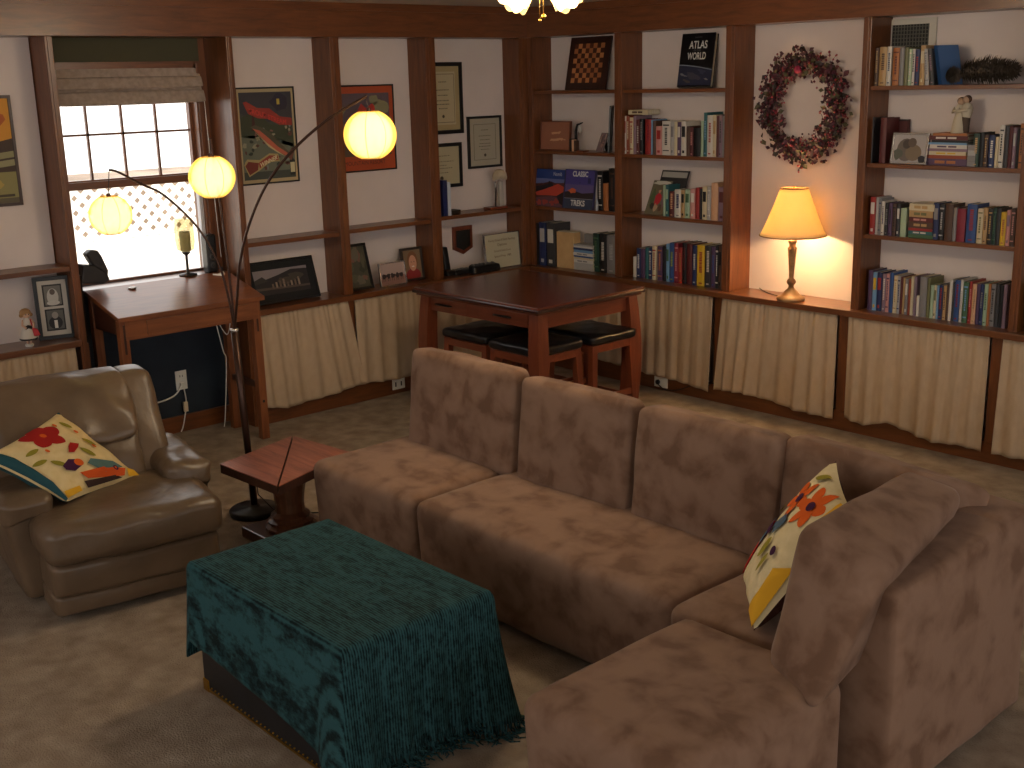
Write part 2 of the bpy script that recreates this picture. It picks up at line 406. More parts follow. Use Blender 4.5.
b = MB(); b.box(WX-.035, WX-.032, ya+.01, yb-.02, WZ0+.01, zr-.028, gm); b.build('window_pane', wt)

BL = noisy('blind_cloth', (150, 132, 120), (168, 150, 136), scale=40, rough=.9, bump=.05)
b = MB()
for k, (z0, z1, xo) in enumerate([(2.045, 2.128, .016), (2.000, 2.060, .046), (1.955, 2.018, .030), (1.915, 1.985, .064)]):
    b.soft([(WX+.004, WY0+.01, z0), (WX+xo+.012, WY0+.01, z0), (WX+xo+.012, WY1-.012, z0), (WX+.004, WY1-.012, z0),
            (WX+.004, WY0+.01, z1), (WX+xo-.01, WY0+.01, z1), (WX+xo-.01, WY1-.012, z1), (WX+.004, WY1-.012, z1)], BL, r=(.3, .04, .3), bulge=(.1, 0, .1), n=10)
tag(b.build('roman_blind'), 'beige folded roman blind gathered above the window', 'blind')
b = MB(); b.tube([(WX+.06, WY1-.02, 1.93), (WX+.07, WY1-.015, 1.4), (WX+.08, WY1-.01, 1.02)], .002, WHITE, n=6)
tag(b.build('blind_cord'), 'thin white pull cord hanging at the right side of the window', 'cord')

# ------------------------------------------------------------------ curtains under the counters
def curtain(p0, p1, ztop, hem, label, pleats, seed, nrm, skew0=0, skew1=0):
    """p0,p1: xy ends, nrm: xy direction into the room, hem: list of heights along the width"""
    rnd = random.Random(seed); N = 200; Mz = 26
    ph = [rnd.uniform(0, 6.28) for _ in range(6)]; vs = []; fs = []
    L = (Vector(p1)-Vector(p0)).length
    for j in range(Mz+1):
        t = j/Mz
        for i in range(N+1):
            u = i/N
            ki = min(int(u*(len(hem)-1)), max(0, len(hem)-2)); kf = u*(len(hem)-1)-ki; hz = hem[0] if len(hem) == 1 else hem[ki]*(1-kf)+hem[ki+1]*kf
            z = ztop*(1-t)+hz*t
            a = u*pleats*2*PI+ph[0]+.9*math.sin(u*9+ph[1])+t*.8*math.sin(u*6+ph[2])
            amp = .003+.009*t**.6*(.6+.4*math.sin(u*11+ph[3]))
            top = math.sin(u*pleats*2.6*2*PI+ph[4]+2*math.sin(u*17))*.003*(1-t)**3
            d = .010+.010*t+amp*math.sin(a)+top+.008*t+.002*math.sin(2*a+ph[5])*t+.012*t*math.sin(u*13+ph[1])
            uu = u+(skew0*(1-u)+skew1*u)*t
            x = p0[0]+(p1[0]-p0[0])*uu+nrm[0]*d; y = p0[1]+(p1[1]-p0[1])*uu+nrm[1]*d
            vs.append((x, y, z))
    for j in range(Mz):
        for i in range(N): fs.append([j*(N+1)+i, j*(N+1)+i+1, (j+1)*(N+1)+i+1, (j+1)*(N+1)+i])
    b = MB(); b.add(vs, fs, CURT, True); o = b.build('cabinet_curtain')
    m = o.modifiers.new('thickness', 'SOLIDIFY'); m.thickness = .002; m.offset = 0
    return tag(o, label, 'curtain')
CZT = CT-.037
curtain((.003, -2.25), (.003, -1.60), CZT, [.115, .085, .09, .10, .115, .12], 'beige gathered curtain between the desk and the notch under the left counter', 6, 1, (1, 0), 0, .14)
curtain((.003, -1.545), (.003, -.30), CZT, [.13, .105, .10, .11, .12], 'beige gathered curtain behind the sofa end of the cherry table, left counter', 9, 2, (1, 0), .0, 0)
curtain((.003, -4.2), (.003, -3.35), CZT, [.12], 'beige gathered curtain behind the leather recliner', 9, 3, (1, 0))
curtain((.30, -.005), (1.645, -.005), CZT, [.13, .12, .11, .09, .07], 'beige gathered curtain behind the black-topped stools, right counter', 13, 4, (0, -1), 0, .0)
curtain((1.715, -.005), (2.525, -.005), CZT, [.085, .105, .09, .07, .06], 'beige gathered curtain directly below the lit table lamp', 8, 5, (0, -1), -.06, 0)
curtain((2.595, -.005), (3.415, -.005), CZT, [.085, .07, .11, .08, .06, .07, .06], 'beige gathered curtain below the long row of paperbacks', 8, 6, (0, -1))
curtain((3.485, -.005), (4.31, -.005), CZT, [.07, .06], 'beige gathered curtain at the far right edge', 8, 7, (0, -1))

exec_parts = []
# ------------------------------------------------------------------ books
BC = {'white': (205, 198, 188), 'cream': (200, 186, 154), 'tan': (176, 142, 96), 'orange': (168, 104, 56), 'yellow': (206, 166, 40), 'red': (150, 42, 38),
      'crimson': (128, 34, 50), 'maroon': (86, 30, 30), 'brown': (78, 54, 42), 'black': (22, 20, 22), 'charcoal': (52, 50, 52), 'grey': (128, 124, 124), 'pale grey': (168, 164, 162),
      'navy': (30, 42, 84), 'blue': (46, 76, 128), 'sky blue': (110, 150, 185), 'teal': (40, 92, 98), 'dark green': (24, 54, 44), 'green': (66, 96, 66), 'olive': (112, 110, 72),
      'mint': (158, 178, 150), 'purple': (82, 58, 88), 'mauve': (134, 108, 122), 'pink': (196, 138, 132), 'peach': (206, 160, 126), 'yellow-green': (150, 158, 50), 'rust': (140, 64, 34)}
def bm_(c): return flat('cover_'+c.replace(' ', '_'), BC[c], .45)
PAGE = noisy('page_edges', (176, 164, 140), (200, 190, 168), scale=30, rough=.9, bump=0, stretch=(12, 12, .2))
SHADES = {}
def bookmesh(w, h, d, col, tcol, rnd, name='book'):
    """book standing with its spine towards -y; origin at the spine's bottom centre"""
    b = MB(); c = bm_(col); t = .0018 if w < .02 else .0028
    b.box(-w/2, -w/2+t, .002, d, 0, h, c); b.box(w/2-t, w/2, .002, d, 0, h, c)
    # slightly rounded spine
    n = 4; pts = [(-w/2, .004)]+[(-w/2+w*k/n, .003-.004*math.sin(PI*k/n)) for k in range(1, n)]+[(w/2, .004)]
    vs = [(x, y, 0) for x, y in pts]+[(x, y, h) for x, y in pts]+[(x, y+.003, 0) for x, y in pts]+[(x, y+.003, h) for x, y in pts]
    k = n+1; fs = [[i, i+1, k+i+1, k+i] for i in range(n)]+[[2*k+i, 3*k+i, 3*k+i+1, 2*k+i+1] for i in range(n)]+[[k+i, k+i+1, 3*k+i+1, 3*k+i] for i in range(n)]
    b.add(vs, fs, c)
    if tcol and w > .012:
        tc = flat('title_'+tcol.replace(' ', '_'), BC[tcol], .4); y = -.0025
        st = rnd.choice([0, 0, 1, 2])
        if st == 0:   # small stacked letters of a title running down the spine
            z0 = h*rnd.uniform(.3, .42); z1 = h*rnd.uniform(.75, .9); zz = z0
            while zz < z1:
                s = rnd.uniform(.004, .009); b.box(-w*.16, w*.2, y, y+.003, zz, zz+s, tc); zz += s+rnd.uniform(.002, .004)
            b.box(-w*.2, w*.2, y, y+.003, h*.06, h*.09, tc)
        elif st == 1:  # label block
            b.box(-w*.32, w*.32, y, y+.003, h*.55, h*.86, tc); b.box(-w*.2, w*.2, y, y+.003, h*.08, h*.16, tc)
        else:
            b.box(-w*.36, w*.36, y, y+.003, h*.86, h*.9, tc); b.box(-w*.36, w*.36, y, y+.003, h*.12, h*.15, tc)
            zz = h*.3
            while zz < h*.78:
                s = rnd.uniform(.005, .012); b.box(-w*.14, w*.14, y, y+.003, zz, zz+s, tc); zz += s+.003
    p = MB(); p.box(-w/2+t, w/2-t, .006, d-.004, .003, h-.003, PAGE)
    return b, p
LBL = set()
def place_book(x, y, z, w, h, d, col, tcol, label, group, rot=(0, 0, 0), seed=0, cat='book'):
    rnd = random.Random(seed); b, p = bookmesh(w, h, d, col, tcol, rnd)
    o = b.build('book'); o.location = (x, y, z); o.rotation_euler = rot
    q = p.build('pages', o, local=True)
    return tag(o, label, cat, group)
def row(zoom, items, zb, where, group, yf=.035, seed=1, skip_label=()):
    """items: (x0,x1,ytop,colour,title colour[,lean]) read off an enlarged crop with origin and scale"""
    ox, oy, sc = zoom; rnd = random.Random(seed); done = []
    names = [it[3] for it in items]
    for i, it in enumerate(items):
        x0, x1, yt, col, tc = it[:5]; lean = it[5] if len(it) > 5 else 0
        pa = at(ox+x0/sc, oy+yt/sc, 'y', yf); pb = at(ox+x1/sc, oy+yt/sc, 'y', yf)
        w = max(.010, (pb.x-pa.x)*.985); h = max(.09, pa.z-zb); d = min(.155, max(.105, h*.66))
        # scale the mean base position
        h *= 1.0
        xm = (at(ox+(x0+x1)/2/sc, 0, 'y', yf).x); 
        # x of the sight line at mid height
        pm = at(ox+(x0+x1)/2/sc, oy+yt/sc, 'y', yf); xm = pm.x + 0.0
        # pixel columns lean: correct to the base
        base = at(ox+(x0+x1)/2/sc, oy+yt/sc+h*150, 'y', yf); xm = (pm.x+base.x)/2
        done.append([xm, w, h, d, col, tc, lean])
    # no overlaps: push neighbours apart a little
    done.sort(key=lambda a: a[0])
    for _ in range(60):
        for a, c in zip(done, done[1:]):
            g = (a[0]+a[1]/2+.0008)-(c[0]-c[1]/2)
            if g > 0: a[0] -= g/2; c[0] += g/2
    lab = []
    for i, (xm, w, h, d, col, tc, lean) in enumerate(done):
        L = done[i-1][4] if i else None; Rr = done[i+1][4] if i+1 < len(done) else None
        size = 'tall ' if h > .235 else ('short ' if h < .155 else '')
        if L and Rr: s = '%s book between %s and %s ones, %s' % (col, L, Rr, where)
        elif Rr: s = '%s book leftmost in the row, %s' % (col, where)
        else: s = '%s book rightmost in the row, %s' % (col, where)
        if s in lab or s in LBL:
            o_ = ['', 'second', 'third', 'fourth', 'fifth', 'sixth', 'seventh', 'eighth', 'ninth', 'tenth', 'eleventh', 'twelfth']
            k = i+1; nth = (['first']+o_[1:])[k-1] if k <= 12 else '%dth' % k
            s = '%s book, %s from left, %s' % (col, nth, where)
        lab.append(s); LBL.add(s)
        place_book(xm, yf, zb, w, h, d, col, tc, s, group, rot=(0, math.radians(lean), 0), seed=seed*100+i)
    return done
# right of the wreath, top shelf
row((860, 30, 5.3), [(78, 98, 95, 'brown', 'tan'), (102, 140, 90, 'tan', 'brown'), (142, 166, 88, 'white', 'navy'), (174, 207, 95, 'orange', 'maroon'), (209, 233, 92, 'grey', None),
    (236, 255, 92, 'olive', None), (257, 275, 100, 'mint', 'white'), (277, 290, 100, 'white', 'black'), (291, 315, 102, 'navy', 'red'), (319, 345, 82, 'tan', 'cream'),
    (350, 372, 98, 'pale grey', 'grey', -6), (378, 400, 98, 'charcoal', 'mauve', -8)], Z1, 'top shelf right of wreath', 'books on the top shelf right of the wreath', seed=1)
# middle shelf
row((940, 90, 8.53), [(280, 335, 370, 'dark green', 'tan'), (340, 372, 362, 'black', None), (375, 408, 380, 'brown', 'tan'), (415, 465, 385, 'navy', 'white'), (470, 495, 400, 'cream', None),
    (505, 545, 300, 'white', 'charcoal'), (550, 585, 305, 'charcoal', None), (588, 615, 310, 'maroon', None), (620, 650, 320, 'mauve', 'pale grey'), (655, 675, 330, 'black', None), (680, 717, 285, 'orange', 'brown')],
    Z2, 'middle shelf right of wreath', 'books on the middle shelf right of the wreath', seed=2)
# low shelf
row((860, 170, 6.244), [(62, 95, 168, 'red', 'white'), (98, 114, 170, 'pale grey', None), (116, 130, 180, 'grey', 'navy'), (132, 152, 195, 'white', 'purple'), (155, 175, 205, 'black', 'grey'), (177, 200, 205, 'purple', 'black'),
    (202, 225, 210, 'brown', 'black'), (228, 249, 212, 'charcoal', 'white'), (252, 288, 238, 'mint', None)], Z3, 'low shelf right of wreath', 'books on the low shelf right of the wreath', seed=3)
row((860, 170, 6.244), [(455, 492, 205, 'navy', 'grey'), (494, 526, 212, 'black', 'pale grey'), (530, 578, 212, 'brown', None), (580, 602, 235, 'grey', None), (605, 658, 240, 'crimson', None), (665, 727, 212, 'blue', 'red'),
    (732, 766, 240, 'cream', 'olive'), (768, 795, 236, 'tan', 'brown'), (798, 826, 240, 'black', 'tan'), (828, 850, 236, 'dark green', 'green'), (852, 876, 240, 'charcoal', None), (878, 910, 262, 'yellow', 'orange'),
    (913, 938, 250, 'pink', 'mauve'), (941, 970, 240, 'brown', 'pink')], Z3, 'low shelf right of the flat stack', 'books on the low shelf right of the wreath', seed=4)
# counter row
row((860, 250, 6.244), [(50, 76, 125, 'purple', None), (78, 103, 138, 'sky blue', 'yellow'), (105, 135, 138, 'navy', 'red'), (139, 160, 148, 'mauve', 'white'), (162, 181, 148, 'pink', 'purple'), (183, 206, 140, 'blue', None),
    (208, 231, 158, 'cream', 'tan'), (233, 249, 162, 'pale grey', 'navy'), (251, 264, 168, 'maroon', None), (266, 278, 172, 'tan', None), (280, 298, 178, 'grey', 'white'), (300, 314, 180, 'rust', None),
    (316, 332, 165, 'cream', None), (335, 350, 165, 'mauve', 'grey'), (352, 368, 285, 'white', None), (370, 415, 165, 'grey', None), (418, 435, 175, 'olive', None), (438, 458, 218, 'mint', None), (460, 475, 220, 'cream', 'olive'),
    (477, 490, 220, 'sky blue', None), (491, 515, 218, 'navy', 'red'), (518, 537, 222, 'tan', 'brown'), (539, 553, 215, 'brown', None), (555, 574, 185, 'white', None), (576, 589, 200, 'charcoal', None), (590, 621, 185, 'blue', 'crimson'),
    (624, 640, 185, 'white', 'pale grey'), (642, 674, 198, 'green', 'sky blue'), (678, 696, 195, 'red', 'pink'), (698, 724, 210, 'peach', 'tan'), (726, 745, 212, 'purple', None), (747, 770, 212, 'navy', 'grey'), (772, 795, 210, 'mint', 'green'),
    (797, 812, 210, 'orange', None), (815, 841, 212, 'grey', 'charcoal'), (843, 868, 208, 'charcoal', None), (870, 890, 218, 'black', None), (893, 914, 215, 'mauve', None)], CT, 'counter right of lamp', 'books on the counter right of the lamp', seed=5, yf=.045)
# left of the wreath
row((600, 80, 7.314), [(176, 190, 262, 'white', 'red'), (192, 214, 262, 'rust', 'cream'), (216, 241, 275, 'cream', 'red'), (244, 262, 262, 'mauve', None), (264, 287, 290, 'maroon', 'pale grey'), (289, 315, 285, 'black', 'grey'),
    (330, 371, 288, 'red', 'crimson'), (372, 383, 290, 'sky blue', None), (385, 405, 298, 'brown', None), (408, 450, 338, 'pink', 'red'), (453, 513, 300, 'white', 'charcoal'), (515, 540, 305, 'pale grey', 'grey'), (542, 563, 305, 'cream', None),
    (565, 590, 308, 'purple', 'white'), (593, 628, 303, 'white', 'black'), (632, 655, 338, 'brown', None), (657, 680, 345, 'maroon', 'pink'), (683, 734, 350, 'black', None), (737, 755, 298, 'mint', None), (757, 780, 238, 'teal', 'sky blue'),
    (783, 822, 258, 'white', 'red'), (824, 848, 255, 'cream', 'tan'), (850, 866, 262, 'maroon', None), (868, 892, 255, 'mauve', 'charcoal'), (894, 910, 262, 'grey', None), (912, 926, 300, 'cream', None)],
    Z2, 'middle shelf left of wreath', 'books on the middle shelf left of the wreath', seed=6)
row((600, 160, 5.486), [(345, 357, 138, 'mint', None), (359, 376, 136, 'teal', 'mint'), (379, 405, 172, 'maroon', 'peach'), (408, 442, 162, 'white', 'navy'), (444, 463, 165, 'tan', 'black'), (465, 491, 162, 'mint', 'green'), (494, 520, 158, 'pink', 'white'),
    (523, 544, 152, 'red', None), (546, 557, 158, 'black', None), (560, 585, 148, 'cream', 'black'), (587, 606, 145, 'pale grey', 'white'), (609, 645, 126, 'peach', None), (648, 684, 148, 'mauve', 'maroon')],
    Z3, 'low shelf left of wreath', 'books on the low shelf left of the wreath', seed=7)
row((625, 230, 10.24), [(82, 112, 272, 'white', None), (117, 158, 185, 'navy', 'white'), (160, 202, 188, 'purple', None), (206, 240, 178, 'teal', None), (243, 273, 182, 'navy', 'white'), (277, 318, 165, 'cream', 'red'), (330, 381, 165, 'purple', 'orange'),
    (385, 416, 165, 'black', None), (420, 452, 142, 'sky blue', 'green'), (455, 500, 130, 'blue', 'yellow-green'), (503, 543, 132, 'crimson', 'pink'), (545, 582, 180, 'red', 'orange'), (585, 628, 132, 'black', 'maroon'), (631, 685, 140, 'maroon', None),
    (688, 731, 155, 'navy', 'white'), (735, 812, 152, 'yellow', 'red'), (816, 878, 160, 'charcoal', 'white'), (882, 922, 172, 'purple', 'blue'), (925, 955, 165, 'black', 'white'), (958, 988, 160, 'brown', 'black')],
    CT, 'counter left of lamp', 'books on the counter left of the lamp', seed=8, yf=.05)
# a book seen at the very right edge
p_ = at(1020, 320, 'y', .03)
place_book(3.60, .03, CT, .05, .235, .15, 'yellow-green', 'olive', 'yellow-green book at the far right edge, beyond the last wooden post', 'books on the counter', seed=9)
# lying book on top of the middle shelf left of wreath
def flatbook(x0, x1, y0, z, th, dep, col, tcol, label, group=None, name='book', rz=0):
    """book lying down, spine towards the room"""
    b = MB(); c = bm_(col); b.box(-(x1-x0)/2, (x1-x0)/2, 0, dep, 0, .002, c); b.box(-(x1-x0)/2, (x1-x0)/2, 0, dep, th-.002, th, c); b.box(-(x1-x0)/2, (x1-x0)/2, -.001, .003, 0, th, c)
    if tcol:
        t = flat('title_'+tcol.replace(' ', '_'), BC[tcol], .4); w = x1-x0
        b.box(-w*.3, -w*.05, -.002, .001, th*.3, th*.72, t); b.box(0, w*.22, -.002, .001, th*.3, th*.72, t)
    o = b.build(name); o.location = ((x0+x1)/2, y0, z); o.rotation_euler = (0, 0, rz)
    p = MB(); w = (x1-x0)/2-.003; p.box(-w, w, .003, dep-.003, .002, th-.002, PAGE); p.build('pages', o, local=True)
    return tag(o, label, 'book', group)
xa = at(627, 108, 'y', .03).x
flatbook(.895, 1.06, .04, Z2+.247, .028, .12, 'cream', 'brown', 'cream book lying flat across the upright books, middle shelf left of wreath')
# stacks lying on the shelves right of the wreath
S = 'stack of flat books on the low shelf right of the wreath'
z = Z3+.001
xl, xr = at(860+294/6.244, 240, 'y', .03).x, at(860+450/6.244, 240, 'y', .03).x
for k, (th, col, tc, nm) in enumerate([(.018, 'green', None, 'green book at the bottom of the flat stack'), (.018, 'teal', 'white', 'teal book second from bottom of the flat stack'), (.014, 'red', None, 'red book third from bottom of the flat stack'),
        (.032, 'brown', 'tan', 'thick brown book in the middle of the flat stack'), (.024, 'maroon', 'pink', 'maroon book above the thick brown one of the flat stack'), (.034, 'tan', 'olive', 'tan book second from top of the flat stack'), (.036, 'cream', 'tan', 'cream book topmost of the flat stack')]):
    flatbook(xl, xr-.004*(k % 3), .035+.003*(k % 2), z, th, .14, col, tc, nm+', low shelf right of wreath', S); z += th+.0006
S = 'stack of flat books below the couple figurine'
z = Z2+.001
xl, xr = at(860+350/5.3, 160, 'y', .03).x, at(860+562/5.3, 160, 'y', .03).x
for k, (th, col, tc, nm, dx) in enumerate([(.034, 'purple', 'orange', 'purple book at the bottom of the stack', 0), (.017, 'rust', None, 'rust book second from bottom of the stack', 0), (.018, 'cream', 'yellow', 'cream book with yellow title in the stack', .01),
        (.014, 'mauve', None, 'mauve book in the middle of the stack', 0), (.019, 'white', 'purple', 'white book in the stack', .012), (.010, 'sky blue', None, 'thin sky blue book in the stack', .0),
        (.012, 'black', None, 'thin black book in the stack', .02), (.021, 'maroon', 'white', 'maroon book second from top of the stack', .0), (.012, 'orange', None, 'orange book topmost of the stack', .025)]):
    flatbook(xl+dx, xr-.004*(k % 3), .04, z, th, .14, col, tc, nm+' below the couple figurine', S); z += th+.0006
STK = z
for k in range(4):
    flatbook(xr+.004, xr+.045, .035, Z2+.001+k*.027, .026, .13, ['grey', 'grey', 'pale grey', 'grey'][k], None, '%s small grey book of the short pile beside the dark green book' % ['lowest', 'second lowest', 'second highest', 'topmost'][k], 'short pile of small grey books')
# big blue book leaning with its cover to the viewer
tb = thing('book', 'large blue book leaning against the row, beside the small dark cone', 'book', (at(860+408/5.3, 30+300/5.3, 'y', .03).x, .03, Z1), 0)
F = Fr((0, 0, 0), (1, 0, 0), (-.16, .0, 1)); b = MB()
p0 = at(860+400/5.3, 30+112/5.3, 'y', .05); p1 = at(860+440/5.3, 30+302/5.3, 'y', .05)
cw = at(860+515/5.3, 30+115/5.3, 'y', .12).x-at(860+405/5.3, 30+112/5.3, 'y', .05).x
tilt = Vector((-.20, 0, 1)).normalized()
a0 = Vector((at(860+435/5.3, 30+302/5.3, 'y', .04).x, .04, Z1+.001)); uu = Vector((.80, .60, 0)).normalized()*.10; nn = Vector((-.03, .02, 0)); hh = tilt*.198
cvr = flat('cover_deep_blue', (36, 74, 122), .5)
P = [a0, a0+uu, a0+uu+nn*.08, a0+nn*.08]
b.hexa([a0, a0+uu, a0+uu+nn*.1, a0+nn*.1, a0+hh, a0+uu+hh, a0+uu+nn*.1+hh, a0+nn*.1+hh], cvr)
b.hexa([a0+nn*.9, a0+uu+nn*.9, a0+uu+nn, a0+nn, a0+hh+nn*.9, a0+uu+hh+nn*.9, a0+uu+nn+hh, a0+nn+hh], cvr)
b.hexa([a0-uu*.015, a0+uu*.01, a0+uu*.01+nn, a0-uu*.015+nn, a0+hh-uu*.015, a0+uu*.01+hh, a0+uu*.01+nn+hh, a0+nn+hh-uu*.015], cvr)
b.build('cover', tb)
b = MB(); e = uu*.97; f = hh*.985; q = a0+nn*.12+hh*.008
b.hexa([q, q+e, q+e+nn*.76, q+nn*.76, q+f, q+e+f, q+e+nn*.76+f, q+nn*.76+f], PAGE); b.build('pages', tb)

# spiky cones
def cone_plant(c, L, R, label, seed, nrow):
    M_ = noisy('cone_scales', (70, 60, 50), (108, 94, 78), scale=30, rough=.8, bump=.1)
    b = MB(); rnd = random.Random(seed); c = Vector(c)
    b.lathe([(.004, -L/2), (R*.5, -L*.4), (R*.55, 0), (R*.4, L*.4), (.004, L/2)], c, M_, n=10, axis='x')
    for i in range(nrow):
        t = i/(nrow-1); x = -L/2+L*t; rr = R*(.55+.45*math.sin(PI*min(1, .12+t*.85))); n = 13
        for k in range(n):
            a = 2*PI*(k+.5*(i % 2))/n+rnd.uniform(-.1, .1); d = Vector((.25, math.cos(a), math.sin(a))).normalized(); s = Vector((0, -math.sin(a), math.cos(a)))
            base = c+Vector((x, 0, 0))+d*rr*.35; tip = base+d*rr*rnd.uniform(.7, 1.1); mid = (base+tip)/2+Vector((-.004, 0, 0)); w = .006
            b.add([base-s*w, base+s*w, mid+s*w*1.3, tip, mid-s*w*1.3, mid+Vector((.003, 0, 0))], [[0, 1, 2, 5], [0, 5, 4], [5, 2, 3], [5, 3, 4]], M_)
    return tag(b.build('pine_cone'), label, 'pine cone')
xl, xr = at(862+530/5.3, 75, 'y', .07).x, at(1014, 75, 'y', .07).x
cone_plant(((xl+xr)/2, .085, Z1+.065), xr-xl, .062, 'long dark brown spiky pine cone lying on the top shelf', 1, 20)
xl2 = at(860+455/5.3, 75, 'y', .03).x
cone_plant(((xl2+xl)/2+.005, -.005+.035, Z1+.046), (xl-xl2)*.86, .040, 'small dark pine cone in front of the leaning blue book', 2, 10)

# vent grille above the top books
vg = thing('air_vent', 'pale square air vent grille high on the wall right of the wreath', 'vent', (2.77, D, 2.10))
x0, x1, z0, z1 = at(886, 24, 'y', D).x+.02, at(936, 24, 'y', D).x, 2.06, 2.255
FRM = flat('vent_paint', (196, 190, 178), .6)
b = MB(); b.box(x0-.02, x0+.025, D-.012, D-.001, z0, z1, FRM); b.box(x1-.03, x1+.01, D-.012, D-.001, z0, z1, FRM); b.box(x0+.025, x1-.03, D-.012, D-.001, z1-.03, z1, FRM); b.box(x0+.025, x1-.03, D-.012, D-.001, z0, z0+.02, FRM); b.build('frame', vg)
b = MB(); b.box(x0+.02, x1-.02, D-.004, D-.001, z0+.01, z1-.02, flat('vent_dark', (40, 38, 34), .8)); b.build('backing', vg)
b = MB()
for k in range(13): b.box(x0+.025+k*(x1-x0-.06)/12-.002, x0+.025+k*(x1-x0-.06)/12+.002, D-.010, D-.005, z0+.01, z1-.02, flat('vent_bars', (92, 90, 82), .6))
for k in range(9): b.box(x0+.02, x1-.02, D-.009, D-.006, z0+.02+k*.019-.002, z0+.02+k*.019+.002, flat('vent_bars', (92, 90, 82), .6))
b.build('grille', vg)

# maroon album pair and silver photo frame, middle shelf right of wreath
xb = at(860+104/5.3, 130, 'y', .04).x
place_book(at(868, 140, 'y', .05).x+.012, .05, Z2, .035, .24, .13, 'charcoal', None, 'charcoal album at the left end of the middle shelf right of wreath', 'albums beside the silver photo frame', seed=21)
place_book(xb+.022, .04, Z2, .036, .238, .13, 'maroon', None, 'maroon album beside the silver framed photo, middle shelf right of wreath', 'albums beside the silver photo frame', seed=22)
b = MB(); xq = at(886, 140, 'y', .165).x; b.box(xq, xq+.125, .165, .190, Z2, Z2+.225, flat('maroon_case', (78, 26, 24), .5)); b.box(xq, xq+.125, .163, .166, Z2+.215, Z2+.225, flat('maroon_edge', (40, 16, 16), .5))
tag(b.build('slipcase'), 'maroon slipcase standing flat against the wall behind the silver photo frame', 'box')

# ---------------- framed pictures
def framed(name, label, cat, F, w, h, fw, fmat, mat_w=0, mat_col=None, art=None, th=.018, base=(90, 80, 70), lean_back=False, sub=None, group=None):
    """F origin = bottom left corner of the frame's back"""
    c = F(w/2, 0, 0); t = thing(name, label, cat, c, 0, group)
    b = MB()
    pbox(b, F, 0, w, 0, fw, 0, th, fmat, .001); pbox(b, F, 0, w, h-fw, h, 0, th, fmat, .001); pbox(b, F, 0, fw, fw, h-fw, 0, th, fmat, .001); pbox(b, F, w-fw, w, fw, h-fw, 0, th, fmat, .001)
    b.build('frame', t)
    if mat_w:
        b = MB(); pbox(b, F, fw*.8, w-fw*.8, fw*.8, h-fw*.8, .002, th*.5, flat('mat_%d_%d_%d' % mat_col, mat_col, .8)); b.build('mat_board', t)
    b = MB(); m = fw+mat_w; e = 0 if mat_w else .2*fw
    pbox(b, F, m-e, w-m+e, m-e, h-m+e, .001, th*.5+.001, flat('print_%d_%d_%d' % base, base, .5))
    if art:
        G = Fr(F(m, m, th*.5+.001), F.u, F.v); art(b, G, w-2*m, h-2*m)
    b.build('print', t)
    if sub: sub(t, Fr(F(m, m, th*.5+.001), F.u, F.v), w-2*m, h-2*m)
    return t
def A(mb, G, pts, col, k=1, w=1, h=1): ppoly(mb, G, [(a*w, c*h) for a, c in pts], .0004*k, flat('ink_%d_%d_%d' % col, col, .6))
def tall_rect(x0, x1, y0, y1): return [(x0, y0), (x1, y0), (x1, y1), (x0, y1)]
BFR = flat('black_frame', (18, 17, 18), .35)
LFT = lambda y, z, x=-D+.001: Fr((x, y, z), (0, 1, 0), (0, 0, 1))     # on the left wall; right direction is +y, normal +x
